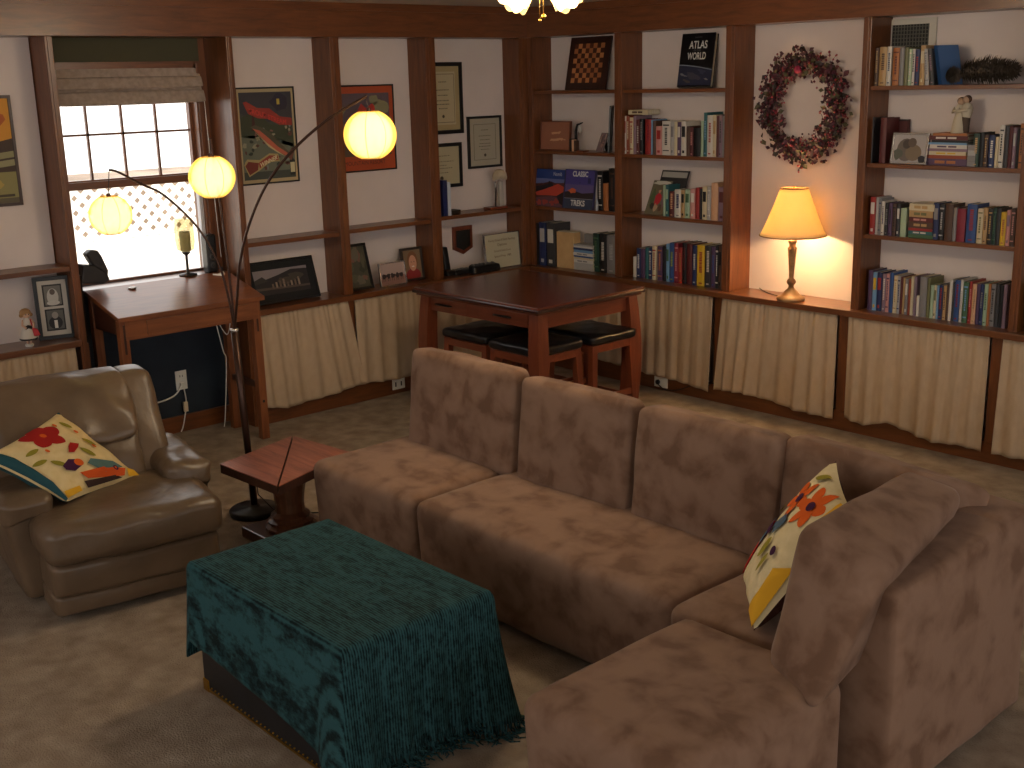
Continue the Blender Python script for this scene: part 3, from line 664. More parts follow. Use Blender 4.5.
# winery-style trout poster
def art_trout(b, G, w, h):
    a = lambda pts, c, k=1: A(b, G, pts, c, k, w, h)
    a(tall_rect(.0, 1, .0, 1), (176, 158, 120), 1); a(tall_rect(.035, .965, .035, .965), (66, 70, 62), 2)
    a([(.035, .965), (.965, .965), (.965, .60), (.7, .66), (.4, .63), (.035, .75)], (58, 56, 62), 3)
    a(blob(.74, .86, .16, .09, wob=.2, seed=3), (44, 40, 56), 4); a(tall_rect(.70, .75, .83, .89), (190, 170, 70), 5)
    a([(.05, .70), (.3, .78), (.55, .62), (.9, .60), (.965, .5), (.965, .36), (.5, .45), (.035, .5)], (60, 66, 46), 4)
    a([(.035, .5), (.4, .52), (.965, .40), (.965, .12), (.035, .12)], (104, 108, 92), 4)
    rnd = random.Random(4)
    for k in range(44):
        x, y = rnd.uniform(.06, .93), rnd.uniform(.14, .62); c = rnd.choice([(130, 90, 80), (70, 82, 76), (150, 146, 122), (98, 60, 52), (52, 56, 46), (120, 128, 124)])
        a(blob(x, y, rnd.uniform(.015, .05), rnd.uniform(.01, .03), n=7, wob=.4, seed=k), c, 5)
    # spruce, banner letters' band, fish
    a([(.22, .56), (.30, .56), (.27, .74), (.26, .80), (.25, .74)], (70, 34, 28), 6)
    a([(.10, .86), (.16, .87), (.34, .80), (.56, .79), (.74, .70), (.95, .68), (.95, .60), (.72, .61), (.52, .68), (.34, .69), (.18, .74)], (150, 54, 44), 6)
    a([(.20, .60), (.30, .545), (.46, .43), (.62, .34), (.78, .275), (.90, .26), (.86, .31), (.72, .41), (.55, .53), (.42, .585), (.28, .62)], (84, 78, 58), 7)
    a([(.23, .585), (.32, .53), (.48, .42), (.64, .335), (.80, .275), (.84, .30), (.66, .38), (.50, .48), (.36, .56)], (186, 96, 72), 8)
    a([(.26, .56), (.34, .50), (.50, .38), (.66, .31), (.80, .265), (.64, .335), (.48, .42)], (196, 176, 130), 9)
    a([(.84, .30), (.93, .36), (.95, .30), (.90, .22), (.83, .255)], (110, 66, 52), 9)
    a([(.04, .20), (.10, .26), (.32, .245), (.50, .31), (.66, .30), (.68, .22), (.50, .215), (.30, .13), (.12, .07)], (170, 150, 100), 7)
    a([(.06, .19), (.12, .235), (.30, .215), (.28, .14), (.13, .09)], (120, 50, 36), 8); a([(.30, .215), (.50, .29), (.65, .28), (.66, .23), (.50, .235), (.31, .155)], (150, 60, 44), 8)
    a([(.86, .06), (.96, .06), (.96, .22), (.93, .24), (.93, .29), (.90, .29), (.90, .24), (.86, .22)], (34, 36, 28), 8); a(tall_rect(.87, .95, .09, .20), (196, 188, 150), 9)
def sub_trout(t, G, w, h):
    o = text('title', "TROUT STREAM", G, .52*w, .70*h, .075*h, flat('ink_red', (196, 60, 50), .6), t, c=.0045, sx=.85, bend=lambda x, y: (x, y+.0-.30*x*h/w*.55-.05*math.sin(x/w*7)*h*.3), bold=.001)
    o = text('banner_lettering', 'WINNER', G, .48*w, .225*h, .062*h, flat('ink_cream', (214, 200, 160), .6), t, c=.0045, sx=.9, bend=lambda x, y: (x, y+x*.35), bold=.001)
y0 = at(235, 88, 'x', -D).y; y1 = at(299, 181, 'x', -D).y; z1 = at(299, 86, 'x', -D).z; z0 = at(299, 181, 'x', -D).z
framed('poster', 'dark framed trout fishing poster with reddish arc lettering beside the window', 'poster', LFT(y0-.012, z0), y1-y0+.012, z1-z0, .010, BFR, art=art_trout, sub=sub_trout, base=(176, 158, 120), th=.012)
def art_mtn(b, G, w, h):
    a = lambda pts, c, k=1: A(b, G, pts, c, k, w, h)
    a(tall_rect(0, 1, 0, 1), (172, 74, 36), 1); a(tall_rect(.06, .94, .17, .92), (96, 80, 88), 2)
    a([(.06, .17), (.94, .17), (.94, .45), (.7, .6), (.5, .5), (.25, .58), (.06, .5)], (120, 110, 84), 3)
    a([(.34, .60), (.48, .80), (.56, .74), (.70, .82), (.84, .62), (.6, .52)], (176, 52, 42), 4)
    for i, (x, y, s) in enumerate([(.80, .74, .14), (.88, .55, .12), (.13, .72, .10), (.10, .5, .1), (.7, .84, .09)]): a(blob(x, y, s*.8, s*.75, wob=.3, seed=i), (132, 128, 96), 5)
    a([(.06, .17), (.94, .17), (.94, .3), (.06, .34)], (84, 70, 58), 6)
def sub_mtn(t, G, w, h): text('caption', 'MOUNTAIN RESORT', G, .5*w, .085*h, .07*h, flat('ink_dark', (84, 44, 34), .6), t, c=.003, sx=.95)
y1 = at(392, 84, 'x', -D).y; z1 = at(391, 84, 'x', -D).z; z0 = at(394, 169, 'x', -D).z
framed('poster', 'orange bordered mountain poster behind the largest glowing lantern', 'poster', LFT(y1-.50, z0), .50, z1-z0, .010, BFR, art=art_mtn, sub=sub_mtn, base=(172, 74, 36), th=.012)
# diplomas
def scribble(cols=(.5,), rows=((.8, .3), (.65, .5), (.55, .4), (.45, .45), (.38, .5), (.3, .35)), col=(96, 88, 70), border=True):
    def f(b, G, w, h):
        a = lambda pts, c, k=1: A(b, G, pts, c, k, w, h)
        if border:
            for r in (tall_rect(.04, .96, .04, .05), tall_rect(.04, .96, .95, .96), tall_rect(.04, .055, .04, .96), tall_rect(.945, .96, .04, .96)): a(r, (90, 78, 58), 1)
        rnd = random.Random(5)
        for y, ln in rows:
            x = .5-ln/2
            while x < .5+ln/2:
                s = rnd.uniform(.02, .06); a(tall_rect(x, min(x+s, .5+ln/2), y, y+.018), col, 1); x += s+.015
        a(blob(.5, .16, .05, .05*w/h, n=10), (70, 58, 44), 1)
    return f
yr = at(460, 62, 'x', -D).y; z1 = at(460, 62, 'x', -D).z; z0 = at(461, 133, 'x', -D).z
framed('framed_certificate', 'tall black framed diploma highest on the wall near the corner', 'picture frame', LFT(yr-.34, z0), .34, z1-z0, .026, BFR, .035, (170, 152, 112), scribble(), base=(186, 172, 138))
yr = at(460, 142, 'x', -D).y; z1 = at(460, 142, 'x', -D).z; z0 = at(461, 186, 'x', -D).z
framed('framed_certificate', 'black framed diploma hanging directly below the tallest one', 'picture frame', LFT(yr-.36, z0), .36, z1-z0, .024, BFR, 0, None, scribble(rows=((.75, .5), (.6, .7), (.5, .3), (.42, .6), (.3, .4)), border=False), base=(184, 172, 140))
yl = at(466, 115, 'x', -D).y; yr = at(501, 167, 'x', -D).y; z1 = at(501, 115, 'x', -D).z; z0 = at(501, 166, 'x', -D).z
framed('framed_certificate', 'black framed diploma closest to the room corner, above the feathery figurine', 'picture frame', LFT(yl, z0), yr-yl, z1-z0, .016, BFR, .028, (176, 166, 146), scribble(), base=(172, 164, 146))
# orange picture cut by the left edge of the photo
def art_left(b, G, w, h):
    a = lambda pts, c, k=1: A(b, G, pts, c, k, w, h)
    a(tall_rect(0, 1, .56, 1), (206, 140, 40), 1); a(blob(.72, .8, .2, .10, wob=.15, seed=2), (170, 84, 30), 2)
    a([(0, .56), (.4, .64), (.75, .58), (1, .62), (1, .3), (0, .3)], (62, 44, 36), 2); a([(0, .42), (1, .50), (1, .44), (0, .36)], (140, 134, 96), 3); a([(.2, .36), (1, .42), (1, .36), (.2, .30)], (150, 142, 104), 3)
    a(tall_rect(0, 1, .05, .30), (140, 132, 84), 3); a(blob(.7, .18, .16, .06, wob=.3, seed=4), (176, 150, 80), 4); a(tall_rect(.05, .95, .06, .085), (60, 50, 40), 4)
yr = at(9, 95, 'x', -D).y; z1 = at(9, 95, 'x', -D).z; z0 = at(20, 205, 'x', -D).z
framed('poster', 'orange and olive framed poster at the far left edge above the doll', 'poster', LFT(yr-.44, z0), .44, z1-z0, .016, flat('plum_frame', (58, 36, 36), .4), art=art_left, base=(90, 80, 60), th=.012)
# ------------------------------------------------------------------ corner bay of the right wall
def leaner(px_bl, px_br, px_tl, yb, yt, zb):
    """frame standing on a shelf and leaning back: bottom corners and top-left corner read off the photo"""
    a = at(*px_bl, 'y', yb); c = at(*px_br, 'y', yb); a.z = c.z = zb
    t = at(*px_tl, 'y', yt); return a, c, t
# checkered board
a0 = Vector((at(565, 91, 'y', .10).x, .10, Z1+.001)); a1 = Vector((at(605, 91, 'y', .10).x, .10, Z1+.001))
tl = at(572, 37, 'y', .19)
F = Fr(a0, a1-a0, tl-a0)
w = (a1-a0).length; h = (tl-a0).length*.985
t = thing('chess_board', 'wooden checkered game board with dark border standing on the top shelf', 'chess board', a0)
b = MB(); pbox(b, F, 0, w, 0, h, -.012, .004, wood('dark_board', (44, 22, 16), (60, 30, 22), 'z', .4), .002); b.build('board', t)
b = MB(); cl = [flat('sq%d' % k, c, .4) for k, c in enumerate([(196, 132, 80), (170, 108, 64), (84, 38, 24), (66, 28, 20)])]; rnd = random.Random(2)
mx_, mz_ = w*.13, h*.13
for i in range(8):
    for j in range(8):
        x = mx_+(w-2*mx_)*i/8; z = mz_+(h-2*mz_)*j/8
        ppoly(b, F, [(x, z), (x+(w-2*mx_)/8, z), (x+(w-2*mx_)/8, z+(h-2*mz_)/8), (x, z+(h-2*mz_)/8)], .0052, cl[((i+j) % 2)*2+rnd.randint(0, 1)])
b.build('checkered_field', t)
# atlas
a0 = Vector((at(677, 88, 'y', .07).x, .07, Z1+.010)); a1 = Vector((at(709, 88, 'y', .07).x, .07, Z1+.010)); tl = at(683, 34, 'y', .17)
F = Fr(a0, a1-a0, tl-a0); w = (a1-a0).length*1.03; h = (tl-a0).length
t = thing('atlas', 'tall black world atlas with a planet on its cover, standing on the top shelf', 'book', a0)
b = MB(); bl = flat('atlas_black', (14, 14, 18), .35); pbox(b, F, 0, w, 0, h, -.004, 0, bl); pbox(b, F, 0, w, 0, h, -.03, -.026, bl); pbox(b, F, -.002, .004, 0, h, -.03, 0, bl); b.build('cover', t)
b = MB(); pbox(b, F, .004, w-.004, .003, h-.003, -.026, -.004, PAGE); b.build('pages', t)
b = MB()
arc = [(w*k/12, h*(.40-.10*(k/12)**1.6)) for k in range(13)]
ppoly(b, F, [(0, h*.03)]+[(w, h*.03)]+arc[::-1], .0006, flat('earth_blue', (42, 46, 70), .4))
for k in range(12): ppoly(b, F, [arc[k], arc[k+1], (arc[k+1][0], arc[k+1][1]+.006), (arc[k][0], arc[k][1]+.006)], .0008, flat('earth_glow', (130, 140, 150), .4))
for k, (x, y, rx, ry, c) in enumerate([(.45, .2, .2, .06, (70, 70, 82)), (.7, .28, .12, .04, (60, 66, 90)), (.15, .22, .1, .02, (120, 122, 126)), (.85, .14, .07, .015, (130, 130, 124)), (.3, .1, .12, .03, (84, 78, 72))]):
    ppoly(b, F, blob(x*w, y*h, rx*w, ry*h, wob=.4, seed=k, rot=-.3), .001, flat('earth_%d' % k, c, .4))
b.build('planet_print', t)
LW = flat('letter_white', (214, 214, 210), .5)
text('lettering', 'ATLAS', F, w*.52, h*.775, h*.20, LW, t, sx=.72, bold=.001); text('lettering', 'WORLD', F, w*.50, h*.565, h*.185, LW, t, sx=.62, bold=.001); text('lettering', 'OF THE', F, w*.5, h*.675, h*.05, flat('letter_grey', (110, 110, 112), .5), t)
text('lettering', 'OXFORD', F, w*.5, h*.92, h*.04, flat('letter_grey', (110, 110, 112), .5), t)
# small framed plaque, middle shelf of the corner bay
def stand_frame(name, label, cat, pbl, pbr, ptl, yb, yt, zb, fw, fmat, art, base, mat_w=0, mat_col=None, dx=0, sub=None, th=.016, axis='y', group=None):
    if axis == 'y':
        a0 = Vector((at(*pbl, 'y', yb).x, yb, zb)); a1 = Vector((at(*pbr, 'y', yb).x, yb, zb)); tl = at(*ptl, 'y', yt); up = Vector((dx, tl.y-yb, tl.z-zb))
    else:
        a0 = Vector((yb, at(*pbl, 'x', yb).y, zb)); a1 = Vector((yb, at(*pbr, 'x', yb).y, zb)); tl = at(*ptl, 'x', yt); up = Vector((tl.x-yb, dx, tl.z-zb))
    F = Fr(a0+Vector((0, 0, .001)), a1-a0, up); F.o = F.o-F.n*0
    t = framed(name, label, cat, F, (a1-a0).length, up.length, fw, fmat, mat_w, mat_col, art, th, base, sub=sub, group=group)
    b = MB(); w = (a1-a0).length; hgt = up.length
    top = F(w/2, hgt*.7, 0); foot = Vector((top.x, top.y, zb+.002)) - F.n*.0
    bk = F.n*-1; bk.z = 0; foot = foot+bk.normalized()*.035
    lim = (.003, .004)
    if axis == 'y': foot.y = min(foot.y, D-.006)
    else: foot.x = max(foot.x, -D+.006)
    b.bar(top, foot, .03, .003, BFR); b.build('easel_back', t)
    return t
def art_carved(b, G, w, h):
    a = lambda pts, c, k=1: A(b, G, pts, c, k, w, h)
    for k, (x, y, s) in enumerate([(.45, .6, .1), (.62, .62, .08), (.5, .36, .12), (.7, .38, .1), (.35, .34, .05), (.82, .36, .04)]): a(blob(x, y, s, s*.5, wob=.5, seed=k, n=9), (196, 150, 118), 2)
stand_frame('framed_plaque', 'small framed pinkish plaque with carved figures on the middle corner shelf', 'plaque', (541, 150), (571, 150), (541, 121), .06, .075, Z2, .008, flat('plaque_brown', (96, 52, 34), .45), art_carved, (150, 98, 76))
# small clip holding a tag, beside plaque: dark post with white drop
t = thing('figurine', 'small dark bird figurine with white belly beside the framed plaque', 'figurine', (at(580, 150, 'y', .09).x, .09, Z2))
c = at(578, 135, 'y', .09); b = MB()
b.tube([(c.x-.02, .09, Z2), (c.x-.02, .09, Z2+.13), (c.x-.005, .09, Z2+.175), (c.x+.05, .085, Z2+.19)], [.012, .010, .008, .004], flat('bird_black', (20, 18, 18), .5)); b.build('body', t)
b = MB(); b.ball((c.x+.022, .085, Z2+.145), .022, flat('bird_white', (176, 172, 164), .6), sc=(.8, .5, 1.3)); b.build('belly', t)
b = MB()
for k, cc in enumerate(['black', 'peach', 'brown']): b.box(c.x-.035+k*.022, c.x-.014+k*.022, .04, .07, Z2, Z2+.085-.006*k, bm_(cc), .002)
tag(b.build('keepsake_box'), 'tiny brown and peach keepsake box in front of the dark bird figurine', 'box')
boxo = MB(); boxo.box(c.x+.045, c.x+.10, .03, .09, Z2, Z2+.008, WTB('x')); tag(boxo.build('wood_tray'), 'thin flat wooden tray right of the keepsake box', 'tray')
def art_grey(cols, sd=1):
    def f(b, G, w, h):
        rnd = random.Random(sd)
        for k in range(12): A(b, G, blob(rnd.uniform(.15, .85), rnd.uniform(.12, .88), rnd.uniform(.06, .22), rnd.uniform(.05, .2), wob=.3, seed=k+sd), rnd.choice(cols), 1+k*.4, w, h)
    return f
stand_frame('framed_photo', 'small greyish pink photo standing upright in the corner bay', 'photo frame', (596, 153), (603, 153), (600, 133), .08, .11, Z2, .003, flat('thin_grey_frame', (120, 110, 108), .4), art_grey([(150, 118, 110), (98, 80, 84), (160, 140, 132)]), (120, 96, 96), dx=.03, th=.006)
F = Fr(at(611, 153, 'y', .05)*1, (.55, -.83, 0), (.02, .05, 1)); F.o = Vector((at(610, 153, 'y', .13).x, .15, Z2+.001)); framed('framed_photo', 'dark glossy frame turned edge on against the post of the corner bay', 'photo frame', F, .12, .30, .01, flat('frame_gunmetal', (46, 50, 50), .3), art=art_grey([(56, 60, 60), (70, 74, 72)]), base=(50, 54, 54), th=.01)
# calendars on the low shelf of the corner bay
def art_desert(b, G, w, h):
    a = lambda pts, c, k=1: A(b, G, pts, c, k, w, h)
    a(tall_rect(0, 1, .6, 1), (36, 60, 122), 1); a(tall_rect(0, 1, .6, .75), (96, 104, 150), 2)
    a([(0, .6), (.3, .62), (.55, .68), (.7, .64), (1, .66), (1, 0), (0, 0)], (74, 36, 34), 3); a([(.05, .36), (.5, .52), (.8, .62), (1, .55), (1, .3), (.5, .3), (.1, .28)], (178, 66, 48), 4)
    a([(0, .52), (.3, .56), (.6, .66), (.65, .56), (.3, .44), (0, .36)], (34, 26, 30), 5); a([(0, .0), (1, .0), (1, .24), (.6, .28), (0, .22)], (96, 62, 70), 4)
    for k, (x, y) in enumerate([(.4, .12), (.65, .1), (.8, .15), (.2, .1)]): a(blob(x, y, .09, .07, wob=.4, seed=k), (150, 60, 52), 5)
    a([(.78, .30), (1, .42), (1, .05), (.9, .1)], (30, 22, 26), 6)
def sub_desert(t, G, w, h): text('lettering', 'Namib', G, .77*w, .88*h, .14*h, flat('letter_pale', (200, 200, 208), .5), t, c=.004, sx=.9)
stand_frame('calendar', 'calendar with a red desert ridge under blue sky, leftmost on the low corner shelf', 'calendar', (533.5, 210), (563, 210), (533.8, 168.5), .014, .05, Z3, .001, flat('cal_edge', (30, 30, 40), .5), art_desert, (74, 36, 34), sub=sub_desert, th=.008)
def art_treks(b, G, w, h):
    a = lambda pts, c, k=1: A(b, G, pts, c, k, w, h)
    a(tall_rect(0, 1, 0, 1), (70, 62, 130), 1); a(tall_rect(0, 1, .40, .62), (92, 80, 130), 2); a([(0, .42), (.3, .46), (.6, .40), (1, .44), (1, .26), (0, .26)], (46, 34, 36), 3)
    a(blob(.26, .46, .14, .06, wob=.3, seed=3), (196, 92, 50), 4); a(tall_rect(.76, .86, .66, .8), (40, 40, 90), 3); a(tall_rect(0, 1, .0, .26), (54, 62, 84), 3); a(tall_rect(0, 1, .255, .265), (150, 150, 160), 4)
def sub_treks(t, G, w, h):
    text('lettering', 'CLASSIC', G, .5*w, .885*h, .185*h, LW, t, c=.003, sx=.80, bold=.0015); text('lettering', 'TREKS', G, .48*w, .14*h, .2*h, LW, t, c=.003, sx=.9, bold=.0015)
stand_frame('guide_book', 'book with a purple sky cover reading CLASSIC TREKS on the low corner shelf', 'book', (564.5, 211), (594, 211), (564.8, 169), .014, .05, Z3, .001, flat('cal_edge2', (60, 56, 90), .5), art_treks, (70, 62, 130), sub=sub_treks, th=.02)
row((526, 150, 5.69), [(388, 403, 130, 'white', None), (405, 436, 120, 'black', 'white'), (438, 466, 190, 'orange', None), (470, 508, 105, 'black', 'brown')], Z3, 'low shelf of the corner bay', 'upright books in the corner bay', seed=31, yf=.05)
b = MB(); c = at(597, 208, 'y', .025); b.lathe([(.008, 0), (.010, .005), (.010, .05), (.005, .065), (.005, .08), (.0001, .082)], (c.x, .025, Z3), flat('pale_bottle', (160, 166, 176), .4), n=14)
tag(b.build('bottle'), 'tiny pale bottle standing in front of the black book, low corner shelf', 'bottle')
# binders on the counter
row((526, 150, 5.69), [(30, 72, 412, 'black', 'white'), (74, 112, 410, 'navy', 'pale grey'), (116, 164, 414, 'charcoal', 'white')], CT, 'counter in the corner bay', 'dark binders on the counter in the corner', seed=32, yf=.015)
row((526, 150, 5.69), [(380, 415, 474, 'dark green', 'green'), (418, 455, 474, 'black', 'white'), (458, 508, 482, 'grey', 'pale grey')], CT, 'counter right of the magazines', 'binders right of the magazine stack', seed=33, yf=.05)
x0, x1 = at(557, 255, 'y', .03).x, at(573.5, 255, 'y', .03).x
b = MB(); b.box(x0, x1, .028, .10, CT+.001, CT+.25, noisy('manila', (188, 150, 100), (200, 162, 112), scale=12, rough=.8, bump=.05), .003); b.box(x0+.004, x1-.004, .04, .101, CT+.25, CT+.254, PAGE)
tag(b.build('magazine_file'), 'tan manila folder box between dark binders and the magazine stack', 'folder')
x0, x1 = at(572, 265, 'y', .03).x+.012, at(592.5, 265, 'y', .03).x
z = CT+.001; rnd = random.Random(3)
for k in range(9):
    th = [.05, .022, .014, .012, .02, .018, .014, .012, .01][k]; c = ['pale grey', 'white', 'cream', 'blue', 'white', 'sky blue', 'navy', 'white', 'pale grey'][k]
    flatbook(x0+.003*(k % 3)+(.008 if k == 0 else 0), x1-.004*(k % 2), .03+.004*(k % 2), z, th, .13, c, 'grey' if k in (1, 4) else None, '%s magazine of the paper stack on the corner counter, %s' % (c, ['lowest and thickest', 'second from bottom', 'third from bottom', 'fourth from bottom', 'in the middle', 'fourth from top', 'third from top', 'second from top', 'topmost'][k]), 'magazines stacked on the corner counter', name='magazine'); z += th+.0005
b = MB(); b.box(x0+.02, x1-.03, .12, .15, z, z+.06, bm_('grey'), .002); tag(b.build('photo_box'), 'small grey box on the counter behind the magazine stack top', 'box')
# magazine facing out, low shelf left of wreath
a0 = Vector((at(644, 214, 'y', .06).x, .06, Z3+.001)); a1 = Vector((at(662, 216, 'y', .06).x, .06, Z3+.001))
F = Fr(a0, a1-a0, (.03, .10, .28)); w = (a1-a0).length; h = .225
t = thing('magazine', 'glossy magazine showing a figure in a red dress, low shelf left of the wreath', 'magazine', a0)
b = MB(); pbox(b, F, 0, w, 0, h, -.008, 0, flat('mag_cover', (110, 104, 84), .3)); b.build('cover', t)
b = MB()
for k, (x, y, rx, ry, c) in enumerate([(.5, .45, .16, .2, (190, 46, 56)), (.5, .68, .07, .05, (196, 150, 120)), (.5, .2, .1, .12, (176, 150, 120)), (.2, .5, .12, .25, (84, 98, 66)), (.85, .5, .12, .3, (120, 100, 110)), (.5, .93, .45, .05, (200, 196, 180)), (.3, .25, .1, .1, (60, 50, 44)), (.75, .2, .1, .12, (90, 70, 56))]):
    ppoly(b, F, blob(x*w, y*h, rx*w, ry*h, wob=.25, seed=k), .0004*(k+1), flat('mag_%d' % k, c, .3))
b.build('cover_photo', t)
F2 = Fr(a0+Vector((.02, .05, 0)), a1-a0, (.05, .06, .30)); b = MB(); pbox(b, F2, 0, w*1.45, 0, .285, -.006, 0, flat('mag_back', (52, 50, 50), .3)); pbox(b, F2, .01, w*1.4, .24, .275, .0, .0006, flat('mag_back_band', (168, 164, 156), .4))
tag(b.build('magazine'), 'taller dark magazine with a pale title band, behind the red dress magazine', 'magazine')

# ------------------------------------------------------------------ couple figurine on the stack
fx = at(961, 140, 'y', .09).x
t = thing('figurine', 'cream carved figurine of an embracing couple standing on stacked books', 'figurine', (fx, .09, STK))
CRM = flat('carved_cream', (190, 178, 156), .7); H_ = at(957, 98, 'y', .09).z-STK
b = MB(); b.lathe([(.040, 0), (.038, .01), (.030, H_*.35), (.020, H_*.58), (.026, H_*.70), (.016, H_*.80), (.009, H_*.84)], (fx-.016, .09, STK), CRM, n=16); b.build('woman_body', t)
b = MB(); b.lathe([(.018, H_*.42), (.026, H_*.55), (.029, H_*.72), (.020, H_*.83), (.009, H_*.87)], (fx+.022, .09, STK), CRM, n=16); b.build('man_shirt', t)
b = MB(); b.lathe([(.018, 0), (.018, H_*.2), (.021, H_*.45), (.018, H_*.47)], (fx+.020, .09, STK), flat('carved_brown', (74, 58, 46), .7), n=14); b.build('man_trousers', t)
b = MB(); b.ball((fx-.010, .085, STK+H_*.90), .018, flat('carved_skin', (170, 140, 116), .7)); b.ball((fx+.016, .09, STK+H_*.95), .019, flat('carved_skin', (170, 140, 116), .7)); b.build('heads', t)
b = MB(); b.ball((fx-.014, .095, STK+H_*.91), .020, flat('carved_hair', (78, 56, 42), .8)); b.ball((fx+.019, .096, STK+H_*.965), .0205, flat('carved_hair', (78, 56, 42), .8)); b.build('hair', t)
b = MB(); b.tube([(fx+.045, .085, STK+H_*.76), (fx+.03, .062, STK+H_*.66), (fx-.02, .058, STK+H_*.62)], .008, CRM); b.build('arm', t); b = MB(); b.tube([(fx-.04, .085, STK+H_*.72), (fx-.045, .07, STK+H_*.60), (fx-.005, .06, STK+H_*.70)], .007, CRM); b.build('arm', t)
# silver framed photo
def art_pair(b, G, w, h):
    a = lambda pts, c, k=1: A(b, G, pts, c, k, w, h)
    a(tall_rect(0, 1, 0, 1), (168, 160, 158), 1); a(blob(.38, .45, .28, .42, n=16), (104, 92, 84), 2); a(blob(.62, .35, .25, .3, n=16), (122, 104, 84), 3); a(blob(.40, .66, .13, .17, n=16), (70, 58, 54), 4); a(blob(.56, .72, .13, .17, n=16), (96, 80, 68), 5)
    a(blob(.15, .3, .13, .2, wob=.3), (84, 86, 74), 3); a(blob(.9, .12, .12, .14, wob=.2), (30, 28, 36), 4)
stand_frame('framed_photo', 'silver framed photo of two people, middle shelf right of the wreath', 'photo frame', (891, 162), (927, 163), (891, 133), .03, .055, Z2, .010, flat('silver', (176, 172, 172), .25, .8), art_pair, (160, 154, 152), dx=.0)
# ------------------------------------------------------------------ left wall items
# large framed landscape
def art_land(b, G, w, h):
    a = lambda pts, c, k=1: A(b, G, pts, c, k, w, h)
    a(tall_rect(0, 1, .0, 1), (34, 28, 28), 1); a([(0, .55), (.2, .62), (.45, .75), (.7, .92), (1, .88), (1, 1), (0, 1)], (132, 122, 124), 2); a([(0, .62), (.15, .75), (.25, .55), (0, .45)], (52, 46, 40), 3)
    for k in range(8): a(tall_rect(.3+k*.07, .335+k*.07, .22+.02*(k % 3), .42+.05*(k % 4)), (150, 130, 112) if k % 2 else (110, 92, 78), 3)
    a([(.0, .2), (1, .16), (1, .24), (0, .30)], (84, 70, 62), 3); a(blob(.75, .6, .16, .14, wob=.3, seed=5), (66, 58, 50), 3); a(blob(.55, .5, .12, .16, wob=.3, seed=6), (72, 60, 50), 3)
yb_ = .0
stand_frame('framed_landscape', 'large black framed panorama of dark hills and buildings leaning on the counter', 'picture frame', (251, 306), (320, 298), (248, 264), -.09, -.17, CT, .010, BFR, art_land, (20, 18, 18), mat_w=.045, mat_col=(16, 15, 16), axis='x')
stand_frame('framed_photo', 'tall black frame with a murky green picture, beside the wooden post', 'photo frame', (346, 299), (373.5, 291), (341, 246), -.07, -.15, CT, .018, BFR, art_grey([(86, 84, 64), (60, 58, 44), (104, 96, 80), (120, 84, 70)], 3), (72, 70, 54), axis='x')
def art_horses(b, G, w, h):
    a = lambda pts, c, k=1: A(b, G, pts, c, k, w, h)
    a(tall_rect(0, 1, 0, .4), (150, 110, 96), 1)
    for k in range(5): a(blob(.14+k*.18, .42, .085, .12, wob=.3, seed=k), (50, 34, 30), 2); a(tall_rect(.1+k*.18, .115+k*.18, .18, .4), (44, 30, 28), 2); a(tall_rect(.17+k*.18, .185+k*.18, .18, .4), (44, 30, 28), 2)
stand_frame('framed_photo', 'small silver framed photo of dark horses in a row', 'photo frame', (380, 283), (406, 280), (378, 264), -.05, -.07, CT, .008, flat('silver', (176, 172, 172), .25, .8), art_horses, (176, 150, 140), axis='x')
def art_face(b, G, w, h):
    a = lambda pts, c, k=1: A(b, G, pts, c, k, w, h)
    a(tall_rect(0, 1, 0, 1), (130, 104, 76), 1); a(blob(.5, .12, .42, .24, n=16), (150, 44, 44), 2); a(blob(.52, .62, .30, .34, n=18), (128, 84, 50), 3); a(blob(.52, .54, .22, .28, n=18), (206, 150, 120), 4)
    a(blob(.44, .58, .03, .015), (60, 40, 34), 5); a(blob(.60, .58, .03, .015), (60, 40, 34), 5); a(blob(.52, .42, .08, .025), (230, 214, 200), 5)
stand_frame('framed_photo', 'dark framed portrait photo of a smiling person with light hair', 'photo frame', (403, 280), (424, 278), (401, 249), -.10, -.13, CT, .016, flat('dark_wood_frame', (50, 38, 30), .4), art_face, (130, 104, 76), axis='x')
# plaque on the wall
y0, y1 = at(452, 240, 'x', -D).y, at(471, 240, 'x', -D).y; zt, zb_ = at(460, 226, 'x', -D).z, at(462, 254, 'x', -D).z
t = thing('wall_plaque', 'small shield shaped wooden wall plaque with a dark centre below the corner shelf', 'plaque', (-D, (y0+y1)/2, zb_))
sh = lambda k: [(( y0+y1)/2+(y-(y0+y1)/2)*k, (zt+zb_)/2+(z-(zt+zb_)/2)*k) for y, z in [(y0, zt), (y0, zb_+.04), ((y0+y1)/2, zb_), (y1, zb_+.04), (y1, zt)]]
b = MB(); b.prism([(-D+.001, y, z) for y, z in sh(1)], (.016, 0, 0), WTB('z')); b.build('board', t)
b = MB(); b.prism([(-D+.017, y, z) for y, z in sh(.72)], (.003, 0, 0), flat('plaque_dark', (30, 30, 28), .3)); b.build('face_plate', t)
# certificate in a silver frame
def art_cert(b, G, w, h):
    rnd = random.Random(8)
stand_frame('framed_certificate', 'cream certificate in a thin silver frame standing on the counter near the corner', 'picture frame', (485, 264), (520, 262), (484, 235), -.04, -.06, CT+.0, .007, flat('silver', (176, 172, 172), .25, .8), art_cert, (188, 178, 150), axis='x',
    sub=lambda t, G, w, h: [text('certificate_text', s, G, .5*w, y*h, sz*h, flat('ink_dark', (84, 44, 34), .6), t, c=.002) for s, y, sz in (('Family Grant & Skills Reading', .82, .09), ('Diploma', .68, .11), ('Grand & Skills Grant', .5, .08), ('Special Prize, 1980', .34, .09))])
